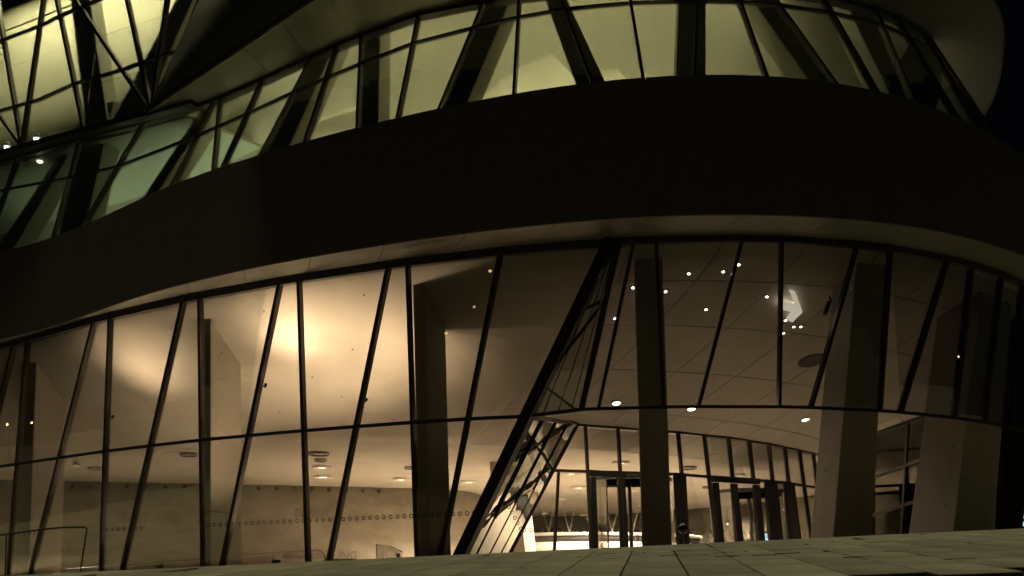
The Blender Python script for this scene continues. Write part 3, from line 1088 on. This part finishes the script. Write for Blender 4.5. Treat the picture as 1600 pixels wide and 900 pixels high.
for i in range(0, 138, 6):
    j = min(139, i + 6)
    ii = np.linspace(i + 0.02, j - 0.02, 7)
    a = np.column_stack([np.interp(ii, np.arange(140), OUT[:, k]) for k in (0, 1)])
    b = np.column_stack([np.interp(ii, np.arange(140), IN12[:, k]) for k in (0, 1)])
    part('soffit_panel', shell([at(a, Z12 - 0.01), at(b, Z12 - 0.01)], [at(a, Z12 + 0.05), at(b, Z12 + 0.05)]), M_SOFF2, ubs)
part('soffit_edge_trim', tube([np.array([x, y, Z12 - 0.02]) for x, y in OUT], 0.02, 5), M_GREY, ubs)

# ---- tall triangulated glazing on the upper left
dl = {'T1': [(-60, 86), (0, 63), (60, 40), (95, 23), (150, 0), (215, -30)], 'T2': [(-60, 190), (0, 172), (60, 155), (115, 130), (190, 108), (245, 88), (300, 73)], 'T3': [(-60, 256), (0, 239), (33, 230), (130, 203), (232, 177), (300, 158)]}
dia3 = {k: [DIA.hit(x, y)[0] for x, y in v] for k, v in dl.items()}
for v in dia3.values():
    for k in (40, 30, 20, 10, 2):
        if T12[k, 0] < v[0][0] - 0.5: v.insert(0, np.array([*T12[k], v[0][2]]))
ndia = np.array([0.4, -0.9, 0.0]); ndia = np.array([-0.42, -0.9, 0])
diaf = part('triangulated_facade_sill', chain(dia3['T3'], ndia, 0.16, 0.2, 0.04), M_MULL)
part('transom', chain(dia3['T1'], ndia, 0.06, 0.08), M_MULL, diaf)
part('transom', chain(dia3['T2'], ndia, 0.06, 0.08), M_MULL, diaf)
for a, b, w in (((-6, 0), (33, 229), .1), ((67, 0), (33, 229), .1), ((88, 0), (130, 203), .1), ((117, 0), (233, 174), .1), ((198, 0), (235, 172), .1), ((260, 0), (237, 170), .1), ((-60, 100), (33, 229), .08), ((315, -10), (241, 172), .08)):
    pa, pb = DIA.hit(*a)[0], DIA.hit(*b)[0]
    top = online(pb, pa, 19.8)
    part('mullion', bar(top, pb, w * 0.9, 0.1, ndia, 0.03), M_MULL, diaf)
dpts = [DIA.hit(x, 230 - (x - 33) * 0.2663)[0][:2] for x in (-60, 33, 130, 232, 300)]
for k in range(60, 0, -8):                    # on to the left, out of the picture
    if T12[k, 0] < dpts[0][0] - 0.8:
        dpts.insert(0, T12[k])
        part('mullion', bar(np.array([*T12[k], 19.8]), np.array([*T12[k], Z12]), 0.09, 0.1, ndia, 0.03), M_MULL, diaf)
for q0, q1 in zip(dpts[:-1], dpts[1:]):
    za, zb = 13.35, 14.9
    for z0, z1 in ((Z12, za), (za, zb), (zb, 19.8)):
        q = [np.array([p[0], p[1], z]) for p, z in ((q0, z1), (q1, z1), (q1, z0), (q0, z0))]
        part('glass_pane', slab(q, ndia, 0.014), M_GLASS_UP, diaf)
# slab edge and inner columns seen through it
isl = next(i for i in range(200) if T12[i, 0] > -8.6)
UW2 = offset(resample(LIP, 200), 3.7)
GW = offset(T12, 2.5)
part('gallery_wall', shell([at(GW[:isl + 14], z) for z in (Z12 - 0.02, 15, 19.9)], [at(offset(GW, 0.3)[:isl + 14], z) for z in (Z12 - 0.02, 15, 19.9)]), M_UPW, smooth=True, label='pale wall behind the triangulated glass')
part('gallery_slab', shell([at(offset(T12, 0.5)[:isl], Z12 - 0.1), at(UW2[:isl], Z12 - 0.1)], [at(offset(T12, 0.5)[:isl], Z12 - 0.02), at(UW2[:isl], Z12 - 0.02)]), mat('dim_green_ceiling', (0.34, 0.38, 0.31), 0.6))
column((110, 0), (140, 0), (134, 203), (168, 193), 0.5, DIAC, 19.8, Z12, M_UPC, 'upper_column')
column((264, 20), (300, 0), (172, 192), (222, 180), 0.35, DIAC, 19.5, Z12, M_CONC, 'upper_column', label='pale raking concrete column behind the triangulated glass')
part('gallery_rail', tube([DIAC.hit(-20, 46)[0] + [0, 1.0, 0.6], DIAC.hit(90, 2)[0] + [0, 1.0, 0.6]], 0.03, 6), M_MULL)
k8 = next(i for i in range(200) if T12[i, 0] > -8.4)
part('upper_ceiling', shell([at(offset(T12, 0.4)[k8:], 14.7), at(UW2[k8:], 14.7)], [at(offset(T12, 0.4)[k8:], 14.9), at(UW2[k8:], 14.9)]), M_CEIL)
# roof over everything
part('roof', shell([at(offset(LIP, -0.3), 20.0), at(FAR, 20.0)], [at(offset(LIP, -0.3), 20.3), at(FAR, 20.3)]), M_BACK)

# ------------------------------------------------------------------ lamps


def light(name, kind, energy, color, loc, parent, look=None, size=0.1, size_y=None, angle=None, blend=0.5, spread=None, axis=None):
    d = bpy.data.lights.new(name, kind)
    d.energy = energy
    d.color = color
    if kind == 'AREA':
        if size_y:
            d.shape = 'RECTANGLE'; d.size = size; d.size_y = size_y
        else:
            d.shape = 'DISK'; d.size = size
        if spread: d.spread = math.radians(spread)
    else:
        d.shadow_soft_size = size
    if kind == 'SPOT':
        d.spot_size = angle or 1.5
        d.spot_blend = blend
    o = bpy.data.objects.new(name, d)
    COL.objects.link(o)
    w = Vector((0, 0, 0)); q = parent
    while q:
        w += q.location
        q = q.parent
    o.parent = parent
    o.location = Vector(loc) - w
    if axis is not None:
        zz = Vector(loc) - Vector(look)
        zz.normalize()
        xx = Vector(axis)
        xx = (xx - zz * xx.dot(zz)).normalized()
        yy = zz.cross(xx)
        o.rotation_euler = Matrix((xx, yy, zz)).transposed().to_euler()
    elif look is not None:
        o.rotation_euler = (Vector(look) - Vector(loc)).to_track_quat('-Z', 'Y').to_euler()
    return o


# round luminaires flush in the flat ceiling: (picture x, y, width px, lit)
lamps = [(294, 708, 27, 0), (120, 724, 12, 1), (148, 730, 22, 0), (498, 707, 34, 0), (501, 717, 20, 0), (503, 728, 30, 1), (505, 743, 30, 1), (627, 747, 27, 1), (640, 729, 16, 0), (733, 751, 27, 1), (692, 708, 14, 0),
         (970, 721, 27, 1), (893, 738, 26, 1), (905, 760, 26, 1), (874, 778, 20, 1), (1077, 729, 24, 0), (935, 781, 16, 1), (990, 764, 16, 1), (1085, 801, 16, 1), (851, 800, 12, 1), (911, 803, 12, 1), (1018, 779, 14, 0), (1105, 760, 16, 0), (1155, 740, 20, 1), (1000, 787, 10, 1), (1060, 793, 10, 1), (1207, 760, 14, 1), (1120, 785, 12, 1)]  # the last pair is added, unseen, to brighten the right of the lobby
lamp_words = {0: 'unlit round ceiling lamp seen through the upper entrance panes', 1: 'lit round ceiling lamp behind the entrance glazing'}
lamp_own = {(294, 708): 'unlit dark round ceiling lamp beside the lit concrete column', (120, 724): 'small lit ceiling lamp near the concrete column with the angular handrail',
            (148, 730): 'unlit flat ceiling lamp between the angular handrail and the FASSUNG lettering', (498, 707): 'widest dark round lamp of the row above the FORM lettering',
            (501, 717): 'smallest dark round lamp of the row above the FORM lettering', (503, 728): 'middle lit round lamp of the row above the FORM lettering',
            (505, 743): 'lit round lamp closest to the wall above the FORM lettering', (627, 747): 'lit round ceiling lamp touching the edge of the dark concrete column',
            (640, 729): 'unlit round lamp half hidden by the dark concrete column', (692, 708): 'small unlit lamp between dark concrete column and raking mullion',
            (733, 751): 'lit round ceiling lamp beside the black raking beam', (970, 721): 'lit round lamp above the black door frame by the entrance column'}
big = {(503, 728), (627, 747), (733, 751), (893, 738), (905, 760), (970, 721), (990, 764), (1085, 801), (120, 724), (874, 778), (1155, 740), (1207, 760), (1120, 785)}
for x, y, w, lit in lamps:
    p = atz(x, y, CZ)
    r = max(0.1, w / 2 / FPX * p[1] * 0.98)
    e = tag(empty('ceiling_lamp', p), lamp_own.get((x, y)) or lamp_words[lit], 'ceiling lamp', 'lit round lamps in the lobby ceiling' if lit else 'unlit round lamps in the lobby ceiling')
    obj('housing', lathe([(r, 0.0), (r, -0.07), (r * 0.9, -0.085), (r * 0.86, -0.03)], p, 24), M_GREY if not lit else M_WHITE, e)
    obj('diffuser', lathe([(r * 0.5, -0.031), (r * 0.5, -0.05), (r * 0.4, -0.055)], p, 20), M_LAMPD if lit else M_WHITE, e)
    if (x, y) in big:
        light('lamp_light', 'SPOT', 5200 if x == 733 else 4200 if x == 120 else 2300, WARM, p - [0, 0, 0.12], e, p - [0, 0, 3], 0.12, angle=math.radians(128 if x < 800 else 150), blend=0.6)

# small bright downlights in the entrance ceiling
for x, y in [(989, 449), (1040, 455), (1076, 427), (1130, 424), (1154, 413), (1198, 463), (1103, 483), (1007, 502), (961, 497), (1227, 500), (1240, 510), (1251, 510), (1224, 520)]:
    p, n = CEIL.hit(x, y)
    e = tag(empty('recessed_downlight', p), 'tiny white downlight in the ceiling behind the glass skirt', 'downlight', 'tiny downlights over the entrance')
    obj('trim_ring', lathe([(0.045, 0.0), (0.045, 0.012), (0.03, 0.014)], p, 14, n), M_GREY, e)
    obj('lamp_face', lathe([(0.027, 0.0), (0.027, 0.018), (0.015, 0.022)], p, 12, n), M_LAMP, e)
# three larger lamps over the doors
for x, y, lab, en in ((963, 628, 'bright oval lamp over the left door beside the concrete column', 190), (1080, 637, 'slim lamp at the lower edge of the glass skirt', 60), (1258, 654, 'bright oval lamp above the doors beside the leaning column', 175)):
    p, n = CEIL.hit(x, y)
    e = tag(empty('entrance_lamp', p), lab, 'lamp')
    obj('housing', lathe([(0.13, -0.01), (0.13, 0.03), (0.10, 0.04)], p, 20, n), M_WHITE, e)
    obj('lamp_face', lathe([(0.09, 0.0), (0.09, 0.045), (0.06, 0.052)], p, 20, n), M_LAMP, e)
    light('lamp_light', 'SPOT', en, WARM, p + n * 0.14, e, p + n * 2, 0.1, angle=math.radians(155), blend=0.7)

# spot heads clamped to the head rail, washing the vault, and unseen floor uplights added for its base glow: (label, glass point px, aim px, energy, cone)
hs = [('spotlight clamped to the raking mullion after the lit concrete column', (405, 602), (440, 480), 215, 145),
      ('spotlight clamped to the upright mullion under the left warm glow', (164, 652), (215, 540), 300, 145),
      ('spotlight clamped to the raking mullion before the dark concrete column', (564, 625), (590, 560), 120, 145)]
for lab, gp, aim, en, ang in hs:
    g0, gn = LOW.hit(*gp)
    base = g0 - gn * 0.2
    tgt = CEIL.hit(*aim)[0]
    dv = tgt - base
    dv /= np.linalg.norm(dv)
    e = tag(empty('clamp_spotlight', base), lab, 'spotlight')
    obj('bracket', bar(g0 - gn * 0.09, base, 0.03, 0.03, (0, 0, 1)), M_BLACK, e)
    obj('lamp_head', lathe([(0.02, -0.05), (0.032, 0.0), (0.032, 0.05), (0.025, 0.04)], base, 14, dv), M_BLACK, e)
    light('lamp_light', 'SPOT', en, (1.0, 0.715, 0.43), base + dv * 0.09, e, tgt, 0.12, angle=math.radians(ang), blend=1.0)
ups = [('added unseen floor uplight washing the vault beside the lit concrete column', (-5.0, 21.2), (425, 480), 740, 120, 1.0),
       ('added unseen floor uplight washing the vault near the dark concrete column', (-3.35, 20.5), (520, 490), 400, 92, 1.0),
       ('added unseen floor uplight washing the vault at the far end of the lobby', (-8.3, 23.6), (190, 530), 420, 125, 1.0)]
for lab, (X, Y), aim, en, ang, bl in ups:
    base = np.array([X, Y, FLOOR])
    e = tag(empty('added_uplight', base), lab, 'uplight')
    tgt = CEIL.hit(*aim)[0]
    dv = tgt - base
    dv /= np.linalg.norm(dv)
    obj('base_plate', lathe([(0.16, 0.0), (0.16, 0.03), (0.05, 0.05)], base, 20), M_BLACK, e)
    obj('lamp_head', lathe([(0.07, -0.05), (0.1, 0.1), (0.1, 0.16), (0.085, 0.14)], base + [0, 0, 0.1], 16, dv), M_BLACK, e)
    light('lamp_light', 'SPOT', en, (1.0, 0.715, 0.43), base + [0, 0, 0.1] + dv * 0.2, e, tgt, 0.06, angle=math.radians(ang), blend=bl)

# wall washers added to light the upper wall, hidden below the band's coping
usn = np.r_[0, np.cumsum(np.linalg.norm(np.diff(UW, axis=0), axis=1))]
WASH = offset(resample(LIP, 200), 2.45)
for k, i in enumerate(range(58, 172, 8)):
    p = np.array([*WASH[i], UF])
    nn = normals(WASH)[i]
    tt = np.array([-nn[1], nn[0], 0])
    e = tag(empty('added_washer', p), 'added unseen floor washer lighting the upper gallery wall', 'wall washer', 'added washers along the upper gallery')
    obj('housing', bar(p + [0, 0, 0.04] - tt * 1.15, p + [0, 0, 0.04] + tt * 1.15, 0.1, 0.08, (0, 0, 1)), M_BLACK, e)
    light('lamp_light', 'AREA', 54 if 82 < i < 146 else 7 if i > 82 else 48, OLIVE if i > 82 else (0.94, 1.0, 0.68), p + [0, 0, 0.09], e, p + np.array([-nn[0] * 0.9, -nn[1] * 0.9, 1.6]), 2.3, 0.08, spread=130, axis=tt)
# ceiling strips added to light the upper gallery and the tall gallery behind the triangulated glass, out of sight above
for ids, off_, zz_, aimz, en, lab, grp in ((range(80, 152, 8), 2.2, 14.62, 11.6, 27, 'added unseen strip lamp of the upper gallery', 'added strips of the upper gallery'), (range(46, 78, 6), 1.3, 19.85, 15.6, 175, 'added unseen strip lamp behind the triangulated glass', 'added strips behind the triangulated glass')):
    P_ = offset(T12, off_ - 0.6 if zz_ < 15 else off_)
    for i in ids:
        p = np.array([*P_[i], zz_])
        nn = normals(P_)[i]
        tt = np.array([-nn[1], nn[0], 0])
        e = tag(empty('added_strip', p), lab, 'strip lamp', grp)
        obj('housing', bar(p - tt * 1.1, p + tt * 1.1, 0.1, 0.0, (0, 0, 1), 0.06), M_BLACK, e)
        light('lamp_light', 'AREA', en, OLIVE, p - [0, 0, 0.03], e, np.array([p[0] - nn[0] * 1.4, p[1] - nn[1] * 1.4, aimz]), 2.1, 0.08, spread=140, axis=tt)
# three bare spot lamps in the upper left gallery
for x, y, d in ((11, 229, 0.0), (57, 216, 0.0), (62, 250, 0.0)):
    p, n = UPC.hit(x, y) if y > 240 else DIAC.hit(x, y)
    p = p + ray(x, y) / np.linalg.norm(ray(x, y)) * d * 0.4
    e = tag(empty('spot_lamp', p), 'small white spot lamp glowing in the upper left gallery', 'spot lamp', 'spot lamps in the upper gallery')
    obj('lamp_head', lathe([(0.085, 0.0), (0.085, 0.1), (0.04, 0.16)], p, 16), M_WHITE, e)
    obj('lamp_face', lathe([(0.02, -0.09), (0.06, -0.07), (0.08, -0.02), (0.08, -0.002)], p, 16), M_LAMP, e)

# ------------------------------------------------------------------ things in and around the lobby
# white arrow sign hung below the entrance ceiling
apx = [(1216, 468.5), (1241, 474.5), (1233.5, 455), (1243, 458), (1254, 488), (1238, 504), (1229, 499.5), (1239, 488), (1216, 483)]
ap, an = CEIL.hit(1240, 482)
A_ = []
for x, y in apx:
    d = ray(x, y)
    A_.append(d * ((ap + an * 0.12) @ an) / (d @ an))
e = tag(empty('arrow_sign', ap + an * 0.12), 'glowing white arrow sign pointing right behind the glass skirt', 'sign')
obj('arrow_face', prism(A_, [p - an * 0.05 for p in A_]), M_ARROW, e)
obj('mount', tube([ap + an * 0.07, ap], 0.02, 8), M_GREY, e)
# dark round speaker and a small hanging camera
p, n = CEIL.hit(1269, 563)
e = tag(empty('ceiling_speaker', p), 'dark oval ceiling disc behind the glass skirt', 'speaker')
o = obj('disc', lathe([(0.33, 0.0), (0.33, 0.02), (0.27, 0.026)], p, 28, n), mat('dark_mesh', (0.10, 0.085, 0.07), 0.7), e)
p, n = CEIL.hit(1296, 462)
q = aty(1293, 480, p[1] - 0.25)
e = tag(empty('security_camera', p), 'small black camera hanging from the entrance ceiling', 'camera')
obj('arm', tube([p, p + n * 0.18], 0.018, 8), M_BLACK, e)
obj('camera_body', bar(aty(1297, 470, p[1] - .2), aty(1290, 489, p[1] - .25), 0.07, 0.1, (0, -1, 0)), M_BLACK, e)

# ball on a post before the doors
b0 = aty(1067, 826, 22.3)
e = tag(empty('ball_post', (b0[0], b0[1], FLOOR)), 'glossy black ball on a slim post before the entrance doors', 'post')
a_ = np.linspace(-math.pi / 2, math.pi / 2, 13)
obj('ball', lathe([(0.115 * math.cos(t), 0.115 * math.sin(t)) for t in a_], b0, 24), mat('gloss_black', (0.01, 0.01, 0.01), 0.08), e, smooth=True)
obj('post', tube([(b0[0], b0[1], FLOOR), (b0[0], b0[1], b0[2] - 0.1)], 0.022, 10), M_GREY, e)
obj('base_plate', lathe([(0.14, 0), (0.14, 0.015), (0.03, 0.03)], (b0[0], b0[1], FLOOR), 20), M_GREY, e)

# two revolving doors just inside the entrance glazing


def revolving_door(x, y, Y, r, lab):
    c = aty(x, y, Y)
    c[2] = FLOOR
    e = tag(empty('revolving_door', c), lab, 'revolving door')
    H = HEADZ - FLOOR - 0.12
    obj('canopy_ring', lathe([(r, H), (r, H + 0.1), (r - 0.06, H + 0.1), (r - 0.06, H)], c, 40), M_GREY, e)
    obj('canopy_plate', lathe([(r - 0.07, H + 0.06), (r - 0.07, H + 0.085), (0.1, H + 0.09)], c, 40), M_WHITE, e)
    obj('centre_shaft', tube([c, c + [0, 0, H]], 0.05, 12), M_GREY, e)
    for a0, a1 in ((-0.9, 0.9), (math.pi - 0.9, math.pi + 0.9)):
        aa = np.linspace(a0, a1, 14)
        f = [np.array([c + [rr_ * math.cos(a), rr_ * math.sin(a), z] for a in aa]) for rr_ in (r - 0.02,) for z in (0.02, H)]
        g = [np.array([c + [rr_ * math.cos(a), rr_ * math.sin(a), z] for a in aa]) for rr_ in (r - 0.034,) for z in (0.02, H)]
        obj('curved_pane', shell(f, g), M_GLASS, e, smooth=True)
        for a in (a0, a1):
            obj('post', tube([c + [(r - 0.03) * math.cos(a), (r - 0.03) * math.sin(a), 0], c + [(r - 0.03) * math.cos(a), (r - 0.03) * math.sin(a), H]], 0.02, 8), M_GREY, e)
    for k in range(3):
        a = 0.4 + k * 2 * math.pi / 3
        v = np.array([math.cos(a), math.sin(a), 0])
        w = obj('door_wing', slab([c + v * 0.06 + [0, 0, 0.03], c + v * (r - 0.1) + [0, 0, 0.03], c + v * (r - 0.1) + [0, 0, H - 0.03], c + v * 0.06 + [0, 0, H - 0.03]], (-v[1], v[0], 0), 0.012), M_GLASS, e)
        obj('wing_stile', bar(c + v * (r - 0.08) + [0, 0, 0.03], c + v * (r - 0.08) + [0, 0, H - 0.03], 0.03, 0.02, (-v[1], v[0], 0)), M_GREY, w)


revolving_door(985, 800, 26.1, 1.15, 'glass revolving door partly behind the entrance column')
revolving_door(1172, 800, 29.4, 1.2, 'glass revolving door next to the lit screen')

# gallery balustrade deep in the lobby
gc = np.array([3.2, 43.0])
e = tag(empty('gallery_balustrade', (gc[0], gc[1], FLOOR)), 'curved white gallery balustrade with dark band hung from cables', 'balustrade')
ang = np.linspace(math.radians(200), math.radians(330), 40)


def arc_band(r, z0, z1, th):
    f = [np.array([[gc[0] + r * math.cos(a), gc[1] + r * math.sin(a), z] for a in ang]) for z in (z0, z1)]
    g = [np.array([[gc[0] + (r - th) * math.cos(a), gc[1] + (r - th) * math.sin(a), z] for a in ang]) for z in (z0, z1)]
    return shell(f, g)


GR = 5.2
obj('top_rail', arc_band(GR + 0.05, 2.18, 2.3, 0.3), M_WHITE, e, True)
obj('dark_band', arc_band(GR, 1.95, 2.18, 0.1), M_RING, e, True)
obj('white_fascia', arc_band(GR + 0.08, 1.5, 1.95, 0.35), M_WHITE, e, True)
obj('lower_wall', arc_band(GR - 0.15, 1.0, 1.5, 0.3), M_CONC, e, True)
obj('dark_plinth', arc_band(GR - 0.2, FLOOR, 1.0, 0.3), M_RING, e, True)
for i in range(9):
    a = math.radians(232 + i * 9)
    for s in (-1, 1):
        a2 = a + s * math.radians(4)
        obj('cable', tube([np.array([gc[0] + GR * math.cos(a), gc[1] + GR * math.sin(a), 2.3]), np.array([gc[0] + (GR + .2) * math.cos(a2), gc[1] + (GR + .2) * math.sin(a2), CZ])], 0.005, 5), M_WHITE, e)

# lit screen by the doors
p = aty(1197, 842, 28.0)
e = tag(empty('information_screen', (p[0], p[1], FLOOR)), 'slim upright screen glowing blue white behind the doors', 'screen')
obj('housing', bar(np.array([p[0], p[1], FLOOR]), p + [0, 0, 0.2], 0.24, 0.08, (0, -1, 0)), M_BLACK, e)
obj('screen_face', bar(np.array([p[0], p[1], p[2] - 0.2]), p + [0, 0, 0.15], 0.16, 0.0, (0, -1, 0), 0.006), M_SCREEN, e)

# handrails inside the left bay
def handrail(px, Ys, lab, r=0.02):
    pts = [aty(x, y, Y) for (x, y), Y in zip(px, Ys)]
    e = tag(empty('handrail', (pts[0][0], pts[0][1], FLOOR)), lab, 'handrail')
    obj('rail', tube(pts, r, 8), M_BLACK, e)
    return e, pts


e, pts = handrail([(-40, 842), (0, 836), (60, 828), (100, 824), (132, 824), (136, 827), (133, 845), (125, 897)], [20.5, 20.4, 20.3, 20.2, 20.15, 20.15, 20.15, 20.15], 'black angular handrail before the leftmost concrete column', 0.017)
obj('post', tube([aty(10, 836, 20.4), aty(8, 900, 20.4)], 0.015, 8), M_BLACK, e)
e, pts = handrail([(97, 899), (99, 893), (106, 890), (180, 884), (320, 873)], [27] * 5, 'thin handrail rising towards the lit concrete column')
obj('post', tube([aty(240, 880, 27), aty(238, 905, 27)], 0.012, 8), M_BLACK, e)
e, pts = handrail([(340, 870), (420, 864), (495, 859), (503, 861), (507, 866), (509, 882)], [29] * 6, 'thin curved end handrail under the long lettering')
obj('post', tube([aty(427, 864, 29), aty(426, 905, 29)], 0.012, 8), M_BLACK, e)
# glass balustrade panel
q = [aty(x, y, 24.0) for x, y in ((588, 850), (612, 854), (628, 862), (628, 905), (588, 905))]
e = tag(empty('glass_balustrade', (q[0][0], q[0][1], FLOOR)), 'short clear glass balustrade panel with a sloping top', 'balustrade')
obj('glass_pane', slab(q, (0, -1, 0), 0.03), M_GLASS_REV, e)
obj('edge_trim', tube([q[4], q[0], q[1], q[2]], 0.012, 6), M_WHITE, e)
obj('clamp', lathe([(0.05, 0), (0.05, 0.06), (0.03, 0.07)], aty(622, 868, 23.9), 12, (0, -1, 0)), M_GREY, e)
# low dark desk edge
q = [aty(x, y, 26.0) for x, y in ((503, 876), (520, 873.5), (550, 873), (575, 876), (590, 900), (500, 900))]
e = tag(empty('lobby_desk', (q[0][0], q[0][1], FLOOR)), 'low black rounded desk left of the glass balustrade panel', 'desk')
obj('top', prism(q, [p + [0, 0.6, 0] for p in q]), M_BLACK, e)

# neighbouring building with cyan lit windows, far to the right
fb = empty('neighbouring_building', (45, 75, 0))
tag(fb, 'far dark building with cyan lit strip windows beyond the museum', 'building')
obj('wall', prism([np.array(p, float) for p in ((38.6, 75, -1), (60, 75, -1), (60, 75, 8.2), (38.6, 75, 8.2))], [np.array(p, float) for p in ((38.6, 95, -1), (60, 95, -1), (60, 95, 8.2), (38.6, 95, 8.2))]), M_BACK, fb)
for k in range(7):
    z = 3.9 + 0.55 * k
    for j in range(4):
        x0 = 38.8 + j * 4.2
        obj('window', prism([np.array(p) for p in ((x0, 74.95, z), (x0 + 3.9, 74.95, z), (x0 + 3.9, 74.95, z + 0.34), (x0, 74.95, z + 0.34))], [np.array(p) for p in ((x0, 74.99, z), (x0 + 3.9, 74.99, z), (x0 + 3.9, 74.99, z + 0.34), (x0, 74.99, z + 0.34))]), M_CYAN, fb)

# street lamps across the plaza, behind the camera; they show as sparks in the glass
PANES = [Surf([np.array([A[i], A[i + 1]]), np.array([B[i], B[i + 1]])]) for A, B in ((LT, LM), (LM, LB)) for i in range(len(LT) - 1)] + [Surf([np.array([ST_[i], ST_[i + 1]]), np.array([SB_[i], SB_[i + 1]])]) for i in range(len(ST_) - 1)]
for k, (x, y, dist) in enumerate(((766, 424, 44), (741, 480, 56), (697, 521, 50), (1500, 558, 52), (10, 664, 60))):
    g0 = None
    for S_ in PANES:
        g0, gn = S_.cast(np.zeros(3), ray(x, y))
        if g0 is not None: break
    if g0 is None: continue
    d = ray(x, y) / np.linalg.norm(ray(x, y))
    rd = d - 2 * (d @ gn) * gn
    head = g0 + rd * dist
    gz = ground_z(head[0], max(head[1], -6))
    if head[2] < gz + 1.0: head = g0 + rd * dist * 0.5
    if head[2] < gz + 1.0: head[2] = gz + 3.0
    foot = np.array([head[0] + 0.5, head[1], gz - 0.1])
    e = tag(empty('street_lamp', foot), 'slim street lamp with warm round head across the plaza', 'street lamp', 'street lamps across the plaza')
    obj('pole', tube([foot, np.array([foot[0], foot[1], head[2] + 0.25]), head + [0.1, 0, 0.3]], 0.05, 8), M_BLACK, e)
    obj('lamp_shade', lathe([(0.16, 0.08), (0.13, 0.18), (0.05, 0.26)], head, 16), M_BLACK, e)
    obj('lamp_face', lathe([(0.03, -0.07), (0.1, -0.02), (0.12, 0.08)], head, 16), M_STREET, e)
